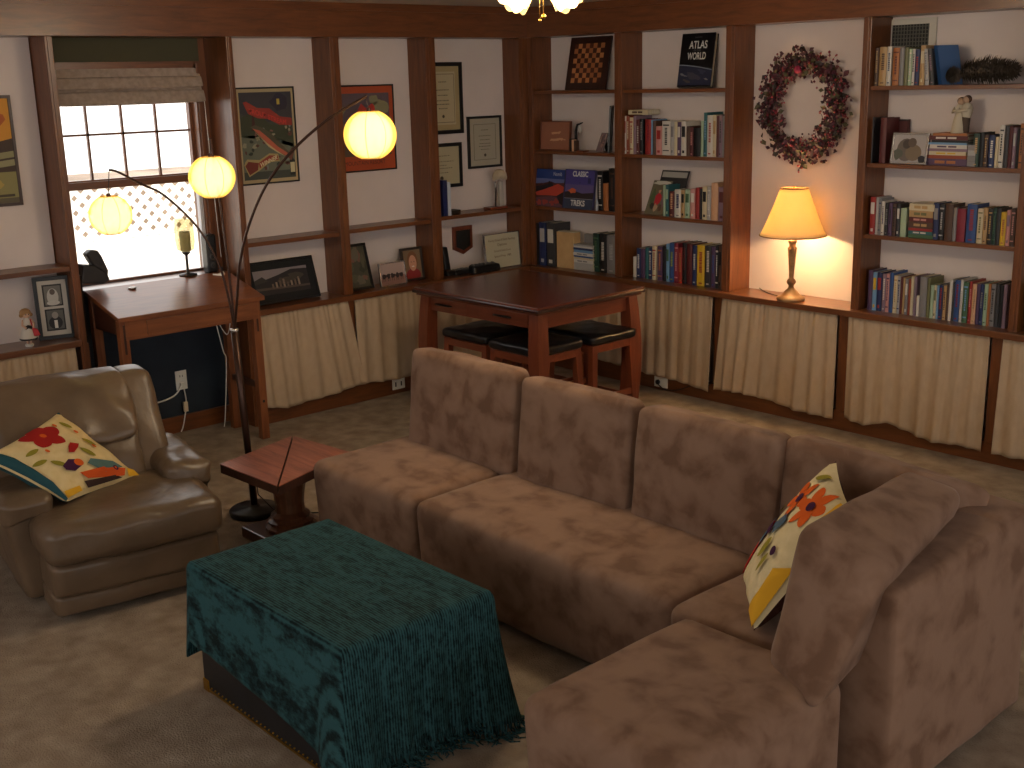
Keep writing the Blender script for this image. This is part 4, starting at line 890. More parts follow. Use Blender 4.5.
# telephones and gadgets
t = thing('telephone', 'black cordless telephone standing in its base beside the dark post', 'telephone', (-.08, at(449, 275, 'x', -.08).y, CT))
ty = at(449, 275, 'x', -.08).y; b = MB(); b.soft([(-.12, ty-.03, CT), (-.05, ty-.03, CT), (-.05, ty+.03, CT), (-.12, ty+.03, CT), (-.12, ty-.03, CT+.045), (-.06, ty-.03, CT+.03), (-.06, ty+.03, CT+.03), (-.12, ty+.03, CT+.045)], BLACK, n=8); b.build('charging_base', t)
b = MB(); b.soft([(-.11, ty-.022, CT+.03), (-.085, ty-.022, CT+.03), (-.085, ty+.024, CT+.03), (-.11, ty+.024, CT+.03), (-.135, ty-.022, CT+.19), (-.11, ty-.022, CT+.19), (-.11, ty+.02, CT+.19), (-.135, ty+.02, CT+.19)], BLACK, n=8); b.build('handset', t)
def clutter(px0, px1, x, label, h, seed, nm='eyeglass_case'):
    y0, y1 = at(px0, 272, 'x', x).y, at(px1, 272, 'x', x).y; b = MB()
    b.soft([(x-.05, y0, CT), (x+.03, y0, CT), (x+.03, y1, CT), (x-.05, y1, CT), (x-.045, y0+.01, CT+h), (x+.02, y0+.01, CT+h*.8), (x+.02, y1-.01, CT+h*.8), (x-.045, y1-.01, CT+h)], BLACK, n=8, namp=.004, nsc=40, seed=seed)
    for k in range(6): b.box(x-.03+.01*(k % 2), x+.0, y0+.02+k*(y1-y0-.04)/6, y0+.028+k*(y1-y0-.04)/6, CT+h*.8, CT+h+.004, flat('gadget_grey', (110, 108, 106), .3))
    return tag(b.build(nm), label, 'gadget')
clutter(453, 472, -.06, 'flat black gadget with grey buttons beside the cordless telephone', .035, 1, 'answering_machine'); clutter(472, 499, -.0, 'black radio with silver buttons in front of the silver framed certificate', .06, 2, 'radio')
# items on the low left shelf near the corner
sy = at(446, 210, 'x', -.06).y
b = MB(); b.box(-.16, -.02, sy-.05, sy-.015, 1.1235, 1.36, flat('album_navy', (28, 36, 84), .4), .002); b.box(-.155, -.015, sy-.0145, sy+.010, 1.1235, 1.345, flat('album_white', (196, 200, 210), .4), .002)
tag(b.build('photo_album'), 'blue and white album standing on the shelf beside the dark post', 'album')
b = MB(); b.box(-.14, -.06, sy+.04, sy+.13, 1.1235, 1.15, flat('tin_brown', (44, 34, 26), .4), .004); tag(b.build('trinket_box'), 'tiny dark brown box on the shelf below the diplomas', 'box')
fy = at(501, 205, 'x', -.09).y
t = thing('figurine', 'white feathery headed figurine on a dark wooden base near the corner', 'figurine', (-.09, fy, 1.1235))
b = MB(); b.box(-.13, -.05, fy-.13, fy+.03, 1.1235, 1.139, WTB('y'), .003); b.build('base', t)
b = MB(); b.soft([(-.11, fy-.018, 1.139), (-.075, fy-.018, 1.139), (-.075, fy+.022, 1.139), (-.11, fy+.022, 1.139), (-.108, fy-.014, 1.31), (-.08, fy-.014, 1.31), (-.08, fy+.018, 1.31), (-.108, fy+.018, 1.31)], flat('pale_column', (176, 168, 158), .6), n=8); b.build('column', t)
b = MB(); cr_ = flat('feather_cream', (190, 172, 146), .8); b.ball((-.09, fy-.005, 1.36), .045, cr_, sc=(.8, 1, .75))
rnd = random.Random(6)
for k in range(40):
    a = rnd.uniform(0, 2*PI); b.tube([(-.09, fy-.005, 1.385), (-.09+.035*math.cos(a), fy-.005+.045*math.sin(a), 1.365), (-.09+.042*math.cos(a), fy-.005+.055*math.sin(a), 1.315+rnd.uniform(0, .02))], [.006, .007, .003], cr_, n=5)
b.build('feathers', t)
b = MB(); b.tube([(-.085, fy-.055, 1.139), (-.085, fy-.050, 1.24), (-.08, fy-.056, 1.31)], [.005, .007, .005], flat('stem_brown', (60, 48, 38), .6)); b.ball((-.082, fy-.055, 1.29), .013, flat('stem_silver', (150, 146, 140), .3), sc=(.6, .7, 1.8)); b.build('stem', t)

# doll + double photo frame, far left counter
dy = at(29, 340, 'x', -.03).y
t = thing('doll', 'small porcelain doll in a white dress with red bag and blond hair', 'doll', (-.03, dy, CT))
S_ = at(29, 318, 'x', -.03).z-CT; 
b = MB(); b.lathe([(.020, 0), (.022, .008), (.018, .014)], (-.03, dy, CT), flat('doll_base', (196, 190, 180), .4)); b.build('base', t)
b = MB(); b.tube([(-.03, dy-.008, CT+.012), (-.03, dy-.008, CT+.045)], .006, flat('doll_skin', (206, 166, 140), .5)); b.build('leg', t); b = MB(); b.tube([(-.03, dy+.008, CT+.012), (-.03, dy+.008, CT+.045)], .006, flat('doll_skin', (206, 166, 140), .5)); b.build('leg', t)
b = MB(); b.lathe([(.042, .038), (.044, .045), (.036, .075), (.020, .115), (.022, .135), (.012, .152)], (-.03, dy, CT), flat('doll_dress', (196, 186, 172), .7), n=20); b.build('dress', t)
b = MB(); b.lathe([(.0435, .036), (.046, .043), (.043, .046)], (-.03, dy, CT), flat('doll_black', (30, 26, 28), .6), n=20); b.tube([(-.01, dy-.018, CT+.10), (-.002, dy-.005, CT+.108), (-.008, dy+.012, CT+.10)], .009, flat('doll_black', (30, 26, 28), .6)); b.build('trim', t)
b = MB(); b.soft([(-.02, dy+.015, CT+.055), (.01, dy+.015, CT+.055), (.01, dy+.05, CT+.055), (-.02, dy+.05, CT+.055), (-.02, dy+.015, CT+.10), (.005, dy+.015, CT+.10), (.005, dy+.04, CT+.09), (-.02, dy+.04, CT+.09)], flat('doll_red', (176, 34, 44), .5), n=6); b.tube([(-.01, dy+.02, CT+.10), (-.012, dy+.012, CT+.145)], .003, flat('doll_red', (176, 34, 44), .5)); b.build('bag', t)
b = MB(); b.ball((-.03, dy, CT+.168), .021, flat('doll_skin', (206, 166, 140), .5)); b.ball((-.0095, dy-.007, CT+.170), .003, flat('doll_black', (30, 26, 28), .6), n=6); b.ball((-.0095, dy+.007, CT+.170), .003, flat('doll_black', (30, 26, 28), .6), n=6); b.build('head', t)
b = MB(); b.ball((-.036, dy, CT+.176), .026, flat('doll_hair', (160, 120, 78), .8), sc=(1, 1.1, .9)); b.ball((-.03, dy-.024, CT+.165), .011, flat('doll_hair', (160, 120, 78), .8)); b.ball((-.03, dy+.024, CT+.165), .011, flat('doll_hair', (160, 120, 78), .8)); b.build('hair', t)
b = MB(); b.tube([(-.03, dy-.02, CT+.14), (-.015, dy-.03, CT+.115), (.0, dy-.015, CT+.10)], .006, flat('doll_skin', (206, 166, 140), .5)); b.build('arm', t); b = MB(); b.tube([(-.03, dy+.02, CT+.14), (-.012, dy+.03, CT+.12), (.0, dy+.02, CT+.10)], .006, flat('doll_skin', (206, 166, 140), .5)); b.build('arm', t)
def art_wed(b, G, w, h):
    a = lambda pts, c, k=1: A(b, G, pts, c, k, w, h)
    a(tall_rect(.08, .92, .53, .97), (30, 28, 28), 1); a(tall_rect(.08, .92, .04, .48), (30, 28, 28), 1); a(tall_rect(.15, .86, .56, .94), (110, 106, 100), 2); a(tall_rect(.15, .86, .07, .45), (90, 88, 84), 2)
    a(blob(.5, .72, .25, .17, n=16), (188, 184, 178), 3); a(blob(.5, .82, .12, .06, n=14), (90, 78, 70), 4); a(blob(.5, .60, .28, .05, n=14), (200, 196, 190), 3)
    a(blob(.5, .2, .3, .13, n=14), (24, 22, 24), 3); a(tall_rect(.44, .58, .09, .25), (214, 210, 204), 4); a(blob(.5, .35, .14, .07, n=14), (150, 142, 134), 4)
fy0, fy1 = at(42, 345, 'x', -.09), at(76, 340, 'x', -.02)
F = Fr((-.13, at(40, 344, 'x', -.13).y, CT+.001), (.25, .97, 0), (-.02, 0, 1))
framed('framed_photo', 'tall black frame holding two black and white wedding photos, beside the doll', 'photo frame', F, .185, .335, .020, BFR, .014, (190, 182, 170), art_wed, base=(186, 178, 168), th=.016)
b = MB(); F = Fr((-.12, at(40, 344, 'x', -.13).y+.185, CT+.001), (.9, .42, 0), (-.02, 0, 1)); pbox(b, F, 0, .10, 0, .33, 0, .014, BFR); pbox(b, F, .03, .035, .0, .32, .014, .0155, flat('silver', (176, 172, 172), .25, .8))
tag(b.build('photo_album'), 'black album with a silver line beside the wedding photo frame', 'album')

# ------------------------------------------------------------------ wreath
t = thing('wreath', 'dark red berry and leaf wreath hanging on the wall above the table lamp', 'wreath', (2.14, D-.04, 1.80))
wc = Vector(((at(757, 100, 'y', .15).x+at(855, 100, 'y', .15).x)/2-.0, .15, 1.80)); RX, RZ = .235, .255
b = MB(); rg = [(wc.x+RX*math.cos(a), .155, wc.z+RZ*math.sin(a)) for a in [2*PI*k/40 for k in range(41)]]; b.tube(rg, .016, flat('wreath_twig', (60, 42, 34), .8)); b.tube([(wc.x, D, wc.z+RZ+.01), (wc.x, .15, wc.z+RZ+.012)], .004, BRASS, n=6); b.build('twig_ring', t)
bl, bb = MB(), MB(); rnd = random.Random(12)
LC = [flat('wr_leaf%d' % k, c, .6) for k, c in enumerate([(54, 32, 38), (72, 36, 44), (50, 42, 36), (80, 74, 48), (84, 38, 50)])]
BCo = [flat('wr_berry%d' % k, c, .4) for k, c in enumerate([(90, 28, 40), (118, 36, 50), (66, 28, 40), (140, 50, 64)])]
for k in range(1500):
    a = rnd.uniform(0, 2*PI); q = rnd.gauss(0, 1); rr = 1+.16*q*(.9 if math.sin(a) < 0 else 1.0); rr = max(.62, min(1.36, rr)); yy = .155-abs(rnd.gauss(0, .028)); yy = max(.075, yy)
    c = Vector((wc.x+RX*rr*math.cos(a), yy, wc.z+RZ*rr*math.sin(a)))
    if rnd.random() < .55:
        d = Vector((rnd.uniform(-1, 1), rnd.uniform(-.6, .1), rnd.uniform(-1, 1))).normalized(); s = d.cross(Vector((rnd.uniform(-.4, .4), -1, rnd.uniform(-.4, .4)))).normalized(); L = rnd.uniform(.024, .046); w = L*.36
        nn = s.cross(d)*w*.35
        bl.add([c-d*L/2, c-s*w+nn, c+s*w+nn, c+d*L/2, c], [[0, 2, 4], [0, 4, 1], [1, 4, 3], [4, 2, 3]], rnd.choice(LC))
    else:
        r = rnd.uniform(.006, .011); m_ = rnd.choice(BCo); P = [c+Vector(v)*r for v in ((1, 0, 0), (-1, 0, 0), (0, 1, 0), (0, -1, 0), (0, 0, 1), (0, 0, -1))]
        bb.add(P, [[0, 2, 4], [2, 1, 4], [1, 3, 4], [3, 0, 4], [2, 0, 5], [1, 2, 5], [3, 1, 5], [0, 3, 5]], m_, True)
for k in range(26):     # sprigs that stick out
    a = rnd.uniform(0, 2*PI); r0 = rnd.choice([.85, 1.1]); dirn = 1 if r0 > 1 else -1; p0 = Vector((wc.x+RX*r0*math.cos(a), .12, wc.z+RZ*r0*math.sin(a))); dd = Vector((math.cos(a+rnd.uniform(-.8, .8))*dirn, -.2, math.sin(a+rnd.uniform(-.8, .8))*dirn)); L = rnd.uniform(.05, .11)
    bl.tube([p0, p0+dd*L*.5, p0+dd*L], .0015, LC[0], n=4)
    for j in range(5):
        c = p0+dd*L*(.3+.17*j); bb.ball(c+Vector((rnd.uniform(-.012, .012), -.004, rnd.uniform(-.012, .012))), .006, rnd.choice(BCo), n=5)
bl.build('leaves', t, kind='stuff'); bb.build('berries', t, kind='stuff')
b = MB(); b.ball((wc.x-.01, .09, wc.z+.21), .022, flat('pink_rose', (150, 40, 70), .6)); b.ball((wc.x+.005, .082, wc.z+.205), .014, flat('pink_rose', (150, 40, 70), .6)); b.build('pink_flower', t)

# ------------------------------------------------------------------ table lamp
ly = .008; lx = at(792, 260, 'y', ly).x
t = thing('table_lamp', 'lit table lamp with cream bell shade and turned bronze base on the counter', 'lamp', (lx, ly, CT))
BZ = noisy('aged_bronze', (108, 78, 48), (150, 116, 78), scale=14, rough=.4, bump=.1)
zs0 = at(792, 235, 'y', ly).z; zs1 = at(792, 188, 'y', ly).z; k_ = (zs0-CT)
b = MB(); b.lathe([(.0, 0), (.080, 0), (.083, .010), (.078, .022), (.060, .030), (.052, .036), (.036, .055), (.022, .068), (.016, .078)], (lx, ly, CT), BZ, n=32); b.build('base', t)
b = MB(); b.lathe([(.016, .076), (.016, .090), (.024, .098), (.028, .108), (.024, .120), (.013, .130), (.014, .140), (.018, .20), (.026, .295), (.028, .305), (.018, .315), (.020, .330), (.026, .340), (.026, .350), (.014, .360), (.014, .40)], (lx, ly, CT), BZ, n=24); b.build('turned_column', t)
SHM = bpy.data.materials.new('lamp_shade_paper'); SHM.use_nodes = True; n = SHM.node_tree.nodes; l = SHM.node_tree.links; n.clear()
df = n.new('ShaderNodeBsdfDiffuse'); df.inputs[0].default_value = (*srgb((240, 215, 170)), 1); tl_ = n.new('ShaderNodeBsdfTranslucent'); tl_.inputs[0].default_value = (*srgb((255, 236, 190)), 1)
mx = n.new('ShaderNodeMixShader'); mx.inputs[0].default_value = .5; ou = n.new('ShaderNodeOutputMaterial'); l.new(df.outputs[0], mx.inputs[1]); l.new(tl_.outputs[0], mx.inputs[2]); l.new(mx.outputs[0], ou.inputs['Surface'])
r0, r1 = .188, .078; hs = zs1-zs0
zz0 = zs0-CT; b = MB(); N = 10
pr = [(r0+(r1-r0)*(i/N)**.88, zz0+hs*i/N) for i in range(N+1)]; b.lathe(pr, (lx, ly-.0, CT), SHM, n=48, cap=False)
o = b.build('lamp_shade', t); m = o.modifiers.new('thickness', 'SOLIDIFY'); m.thickness = .0015
RIMM = flat('shade_trim', (150, 110, 70), .7); b = MB()
for rr, zz in ((r0, zz0), (r1, zz0+hs)):
    b.tube([(lx+(rr+.001)*math.cos(a), ly+(rr+.001)*math.sin(a), CT+zz) for a in [2*PI*k/48 for k in range(49)]], .003, RIMM, n=6)
b.build('shade_trim', t)
b = MB(); b.tube([(lx, ly, CT+zz0+hs), (lx, ly, CT+zz0+hs+.012)], .006, BRASS); b.tube([(lx-r1, ly, CT+zz0+hs-.004), (lx+r1, ly, CT+zz0+hs-.004)], .002, BRASS); b.tube([(lx, ly-r1, CT+zz0+hs-.004), (lx, ly+r1, CT+zz0+hs-.004)], .002, BRASS); b.build('finial', t)
b = MB(); b.ball((0, 0, 0), .026, glow('warm_bulb', (255, 206, 130), 30), sc=(1, 1, 1.25)); 
for i in range(len(b.v)): b.v[i] = b.v[i]+Vector((lx, ly, CT+zz0+.07))
b.build('bulb', t)
b = MB(); b.tube([(lx-.07, ly+.03, CT+.006), (lx-.15, ly+.06, CT+.004), (lx-.24, ly+.10, CT+.004), (lx-.30, .15, CT+.004), (lx-.34, .17, CT+.012), (lx-.345, .185, CT+.006)], .003, flat('cord_brown', (50, 30, 20), .5)); b.build('cord', t)
LD = bpy.data.lights.new('lamp_light', 'POINT'); LD.energy = 70; LD.color = (1, .62, .28); LD.shadow_soft_size = .03; lo = bpy.data.objects.new('lamp_light', LD); COL.objects.link(lo); lo.parent = t; lo.location = (0, 0, zz0+.07)
# ------------------------------------------------------------------ sectional sofa
def seam(pts, parent, name='piping', r=.004):
    b = MB(); b.tube(pts, r, SUEDE, n=6); return b.build(name, parent)
SXS = [1.865, 2.60, 3.93, 4.70]; SY0, SY1 = -3.09, -2.30; SZ = .405
def hexc(x0, x1, y0, y1, z0, z1): return [(x0, y0, z0), (x1, y0, z0), (x1, y1, z0), (x0, y1, z0), (x0, y0, z1), (x1, y0, z1), (x1, y1, z1), (x0, y1, z1)]
def seat(parent, x0, x1, y0, y1, seed, z0=.02, z1=SZ, dome=.035, lean=.05, nm='seat'):
    b = MB(); C = hexc(x0, x1, y0, y1, z0, z1)
    C[4] = (x0+.004, y0-lean*.4, z1); C[5] = (x1-.004, y0-lean*.4, z1)
    sx = x1-x0; sy = y1-y0
    b.soft(C, SUEDE, r=(.10/sx, .09/sy, .26), bulge=(.01, .02, .07), n=30, namp=.005, nsc=4, seed=seed)
    return b.build(nm, parent)
def cushion(parent, C, seed, r=(.14, .40, .16), bulge=(.015, .30, .02), nm='back_cushion', namp=.007):
    b = MB(); b.soft(C, SUEDE, r=r, bulge=bulge, n=26, namp=namp, nsc=5, seed=seed); return b.build(nm, parent)
G_ = 'pieces of the brown sectional sofa'
t = thing('sofa_section', 'narrow armless end section of the brown microsuede sectional, nearest the small side table', 'sofa', (2.32, -2.7, 0), 0, G_)
seat(t, SXS[0], SXS[1]-.003, SY0, SY1, 1)
b = MB(); b.soft(hexc(SXS[0]+.02, SXS[1], SY1-.20, SY1-.06, .05, .64), SUEDE, r=(.1, .3, .12), bulge=(.0, .05, .03), n=14, namp=.004); b.build('back_frame', t)
def backC(x0, x1, dz=0):
    return [(x0+.0, -2.65, .385), (x1-.0, -2.65, .385), (x1, -2.52, .385), (x0, -2.52, .385), (x0-.0, -2.60, .825+dz), (x1-.0, -2.60, .825+dz), (x1, -2.49, .815+dz), (x0, -2.49, .815+dz)]
cushion(t, backC(1.965, 2.66, .015), 3)
t = thing('sofa_section', 'wide armless two-seat middle section of the brown microsuede sectional', 'sofa', (3.33, -2.7, 0), 0, G_)
seat(t, SXS[1]+.003, SXS[2]-.003, SY0, SY1, 5)
b = MB(); b.soft(hexc(SXS[1], SXS[2], SY1-.20, SY1-.06, .05, .64), SUEDE, r=(.05, .3, .12), bulge=(.0, .05, .03), n=14, namp=.004); b.build('back_frame', t)
cushion(t, backC(2.70, 3.30, .0), 7); cushion(t, backC(3.335, 3.96, .0), 9)
t = thing('sofa_section', 'corner section of the brown microsuede sectional with tall back and side panels', 'sofa', (4.33, -2.7, 0), 0, G_)
seat(t, SXS[2]+.003, 4.52, SY0-.03, SY1-.05, 11)
b = MB(); b.soft(hexc(SXS[2]+.01, 4.69, SY1-.20, SY1, .03, .705), SUEDE, r=(.10, .36, .10), bulge=(.0, .04, .03), n=20, namp=.006, nsc=5, seed=2); b.build('back_panel', t)
b = MB(); b.soft([(4.49, -3.10, .03), (4.705, -3.10, .03), (4.695, -2.29, .03), (4.49, -2.29, .03), (4.51, -3.10, .67), (4.705, -3.10, .67), (4.695, -2.29, .70), (4.51, -2.29, .70)], SUEDE, r=(.30, .06, .07), bulge=(.05, .0, .01), n=24, namp=.005, nsc=5, seed=4); b.build('side_panel', t)
cushion(t, [(3.97, -2.63, .385), (4.46, -2.60, .385), (4.56, -2.48, .385), (3.97, -2.50, .385), (3.95, -2.56, .825), (4.50, -2.52, .80), (4.62, -2.40, .755), (3.95, -2.44, .82)], 23)
cushion(t, [(4.40, -3.27, .405), (4.635, -3.38, .385), (4.45, -2.50, .40), (4.27, -2.50, .40), (4.44, -3.18, .835), (4.68, -3.14, .745), (4.57, -2.50, .77), (4.36, -2.48, .80)], 13, r=(.45, .10, .28), bulge=(.06, .02, .03), namp=.007)
t = thing('sofa_section', 'brown microsuede ottoman section without back, closest to the camera', 'sofa', (4.34, -3.45, 0), 0, G_)
seat(t, 4.035, 4.60, -3.84, -3.16, 15, z1=.42)

# throw pillows ------------------------------------------------------
def pillow(name, label, C, arts, seed, front, back, side=None, ax=None):
    """C: 4 corners of the pillow plane (bottom left, bottom right, top right, top left) seen from the front"""
    P = [Vector(c) for c in C]; cen = sum(P, Vector())/4; t = thing(name, label, 'pillow', cen)
    u = ((P[1]-P[0])+(P[2]-P[3])).normalized(); v = ((P[3]-P[0])+(P[2]-P[1])).normalized(); n_ = u.cross(v).normalized(); N = 28
    def pos(a, c, s):
        # edges curve inwards, corners are pointed
        a_, c_ = 2*a-1, 2*c-1; pin = .06
        a2 = a_*(1-pin*(1-c_*c_)); c2 = c_*(1-pin*(1-a_*a_)); x, y = (a2+1)/2, (c2+1)/2
        p = (P[0]*(1-x)+P[1]*x)*(1-y)+(P[3]*(1-x)+P[2]*x)*y
        th = .075*((1-a_*a_)*(1-c_*c_))**.42
        w = noise.noise(p*9+Vector((seed, 0, 0)))*.008*(1-max(abs(a_), abs(c_))**4)
        edge = max(abs(a_), abs(c_)); wr = .006*math.sin(17*a+9*c+seed)*(edge**3)*(1-edge**12)
        return p+n_*(s*th+w+wr)
    for s, nm, mat in ((1, 'front_cover', front), (-1, 'back_cover', back)):
        b = MB(); vs = [pos(i/N, j/N, s) for j in range(N+1) for i in range(N+1)]
        b.add(vs, [[j*(N+1)+i, j*(N+1)+i+1, (j+1)*(N+1)+i+1, (j+1)*(N+1)+i] for j in range(N) for i in range(N)], mat, True)
        b.build(nm, t)
    b = MB()
    for k, (pts, col) in enumerate(arts):
        m_ = flat('fabric_%d_%d_%d' % col, col, .9, spec=.1)
        # subdivide the motif as a fan over the puffed surface
        cx = sum(p[0] for p in pts)/len(pts); cy = sum(p[1] for p in pts)/len(pts); n = len(pts); R = 4; vs = []; fs = []
        for r in range(1, R+1):
            for q in range(n):
                f = r/R; x = cx+(pts[q][0]-cx)*f; y = cy+(pts[q][1]-cy)*f
                vs.append(pos(min(.999, max(.001, x)), min(.999, max(.001, y)), 1)+n_*(.0012+.0004*k))
        vs.append(pos(cx, cy, 1)+n_*(.0012+.0004*k)); c0 = len(vs)-1
        for q in range(n): fs.append([c0, q, (q+1) % n])
        for r in range(R-1):
            for q in range(n): fs.append([r*n+q, (r+1)*n+q, (r+1)*n+(q+1) % n, r*n+(q+1) % n])
        b.add(vs, fs, m_, True)
    b.build('printed_motifs', t)
    return t
def leaf(x, y, L, rot, w=.42): return [(x+L/2*math.cos(a)*math.cos(rot)-L/2*w*math.sin(a)*abs(math.sin(a))**.5*math.sin(rot), y+L/2*math.cos(a)*math.sin(rot)+L/2*w*math.sin(a)*abs(math.sin(a))**.5*math.cos(rot)) for a in [2*PI*k/16 for k in range(16)]]
def petals(x, y, r, n, col, rot=0, rw=.5): return [(leaf(x+r*.62*math.cos(rot+2*PI*k/n), y+r*.62*math.sin(rot+2*PI*k/n), r*1.05, rot+2*PI*k/n, rw), col) for k in range(n)]
CREAMF = noisy('pillow_cream', (208, 184, 132), (216, 194, 144), scale=30, rough=.95, bump=.1, spec=.1)
TEALF = noisy('pillow_teal', (44, 78, 84), (56, 92, 98), scale=40, rough=.95, bump=.1, spec=.1)
BROWNF = noisy('pillow_brown', (70, 42, 36), (84, 54, 46), scale=60, rough=.95, bump=.1, spec=.1)
RD, OR, OL, PU, TE, YE = (158, 38, 34), (206, 92, 34), (138, 128, 46), (66, 32, 60), (84, 110, 106), (212, 160, 44)
art = petals(.18, .51, .19, 5, RD, .4, .85)+[(blob(.18, .51, .035, .03), OR)]
art += [(leaf(x, y, L, r), OL) for x, y, L, r in ((.184, .84, .14, .2), (.314, .22, .15, 1.6), (.468, .16, .15, 1.4), (.585, .28, .16, .5), (.608, .65, .17, .4), (.49, .81, .15, .5))]
art += [(blob(x, y, .028, .018), OR) for x, y in ((.132, .732), (.32, .82), (.39, .33), (.56, .80))]
art += [([(.001, .001), (.25, .001), (.5, .001), (.75, .001), (.999, .001), (.985, .03), (.75, .05), (.5, .07), (.25, .085), (.001, .10)], (44, 78, 84))]
art += [([(.42, .60), (.48, .66), (.52, .60), (.56, .50), (.53, .46), (.46, .53)], RD), ([(.60, .38), (.66, .46), (.74, .42), (.76, .32), (.70, .26), (.64, .27)], PU), (blob(.69, .43, .05, .045), OR),
        ([(.74, .50), (.70, .58), (.80, .80), (.88, .86), (.90, .60)], TE), ([(.80, .34), (.90, .36), (.975, .80), (.90, .88), (.84, .62)], (196, 82, 36)), ([(.91, .30), (.985, .30), (.988, .76), (.95, .70)], (60, 44, 40)),
        ([(.90, .05), (.985, .03), (.985, .22), (.93, .22)], YE), ([(.90, .90), (.99, .84), (.99, .99), (.92, .99)], YE), (blob(.88, .76, .028, .03), PU), (blob(.88, .76, .013, .014), OR)]
pillow('throw_pillow', 'cream throw pillow with a red flower and teal edge, leaning in the leather recliner',
       [(1.43, -4.33, .60), (1.67, -4.11, .42), (1.53, -3.735, .395), (1.31, -3.96, .69)], art, 1, CREAMF, TEALF)
art = petals(.62, .80, .17, 6, OR, .3, .6)+petals(.34, .74, .15, 5, OR, .1, .6)+[(blob(.62, .80, .05, .04), PU), (blob(.34, .74, .045, .04), PU)]
art += [([(.80, .02), (.99, .01), (.985, .48), (.86, .36)], YE), ([(.86, .80), (.985, .78), (.99, .99), (.8, .985)], YE), ([(.01, .06), (.10, .04), (.16, .30), (.10, .46), (.01, .44)], (176, 40, 36)), ([(.12, .30), (.26, .28), (.32, .46), (.2, .52)], (80, 96, 112)), ([(.36, .50), (.5, .46), (.56, .60), (.42, .62)], (80, 96, 112)),
        (leaf(.52, .36, .2, 1.2), OL), (leaf(.66, .30, .16, 1.5), OL), (leaf(.30, .94, .16, .6), OL), (leaf(.16, .58, .14, .6), OL), ([(.25, .42), (.4, .40), (.44, .46), (.3, .50)], PU), (blob(.72, .42, .045, .035), PU)]
pillow('throw_pillow', 'cream throw pillow with orange flowers and yellow edge, leaning in the sofa corner',
       [(4.04, -2.88, .435), (4.28, -3.15, .435), (4.44, -2.90, .76), (4.18, -2.60, .80)], art, 4, noisy('pillow_cream2', (206, 190, 148), (216, 200, 160), scale=30, rough=.95, bump=.1, spec=.1), BROWNF)

# ------------------------------------------------------------------ recliner
t = thing('recliner', 'taupe leather recliner armchair with puffy headrest below the window desk', 'armchair', (1.45, -3.92, 0))
def lea(name, C, seed, r=(.2, .2, .3), bulge=(.05, .05, .08), n=22, namp=.012, fn=None, parent=None, nsc=7):
    b = MB(); b.soft(C, LEATHER, r=r, bulge=bulge, n=n, namp=namp, nsc=nsc, seed=seed, fn=fn); return b.build(name, parent or t)
def tq(x0, x1, ya, yb, z0, z1, k=.155, dz=0):      # box skewed like the chair stands
    f = lambda x, y: (x+(y+3.9)*k, y-(x-1.5)*k)
    return [(*f(x0, ya), z0), (*f(x1, ya), z0), (*f(x1, yb), z0), (*f(x0, yb), z0), (*f(x0, ya), z1+dz), (*f(x1, ya), z1), (*f(x1, yb), z1), (*f(x0, yb), z1+dz)]
lea('base', tq(1.02, 1.66, -4.18, -3.60, .03, .30), 1, r=(.1, .1, .1), bulge=(0, 0, 0), namp=.002, n=12)
lea('seat_cushion', tq(1.22, 1.95, -4.215, -3.525, .240, .400, dz=.0), 2, r=(.16, .14, .55), bulge=(.03, .02, .16), namp=.010, n=34, fn=lambda a, b_, c: [a, b_, c+.07*math.sin(b_*9+2*a)*max(0, a)**2*max(0, c)])
lea('footrest', tq(1.60, 1.915, -4.20, -3.545, .10, .25), 3, r=(.3, .08, .4), bulge=(.08, .0, .05), namp=.006)
lea('footrest', tq(1.60, 1.90, -4.20, -3.545, .025, .115), 4, r=(.3, .08, .4), bulge=(.06, .0, .05), namp=.004)
for s, (ya, yb, xf) in enumerate(((-4.315, -4.135, 1.70), (-3.645, -3.475, 1.63))):
    C_8 = tq(1.02, xf, ya, yb, .04, .42); C_8 = [((x, y+(.06 if s == 0 else -.02), z) if z < .1 else (x, y, z)) for x, y, z in C_8]
    lea('arm', C_8, 5+s, r=(.10, .35, .1), bulge=(0, .06, 0), namp=.006)
    lea('arm_pad', tq(1.10, xf+.02, ya-.012, yb+.012, .365 if s == 0 else .35, .465), 8+s, r=(.16, .42, .55), bulge=(.02, .05, .22), namp=.016, nsc=9)
def bk(x0, z0, x1, z1, th, ya, yb):   # slab from (x0,z0) up to (x1,z1), front faces listed first
    f = lambda x, y: (x+(y+3.9)*.155, y-(x-1.5)*.155)
    return [(*f(x0-th, ya), z0), (*f(x0, ya), z0), (*f(x0, yb), z0), (*f(x0-th, yb), z0), (*f(x1-th, ya), z1), (*f(x1, ya), z1), (*f(x1, yb), z1), (*f(x1-th, yb), z1)]
lea('backrest', bk(1.36, .28, 1.14, .77, .16, -4.28, -3.565), 11, r=(.4, .16, .12), bulge=(.05, .02, .03), namp=.006)
lea('back_wing', bk(1.475, .34, 1.215, .79, .16, -3.715, -3.565), 12, r=(.4, .6, .12), bulge=(.05, .1, .02), namp=.006)
lea('back_wing', bk(1.44, .34, 1.19, .78, .16, -4.29, -4.18), 13, r=(.4, .6, .12), bulge=(.05, .1, .02), namp=.006)
lea('lumbar_cushion', bk(1.47, .37, 1.35, .60, .14, -4.17, -3.68), 14, r=(.5, .14, .35), bulge=(.18, .02, .05), namp=.012)
lea('headrest_cushion', bk(1.425, .55, 1.225, .80, .16, -4.25, -3.675), 15, r=(.55, .12, .45), bulge=(.22, .02, .08), namp=.012, n=34, nsc=8, fn=lambda a, b_, c: [a+.10*math.sin(b_*11+1.5*math.sin(c*3))*(1-abs(c))*(1 if a > 0 else 0), b_, c])

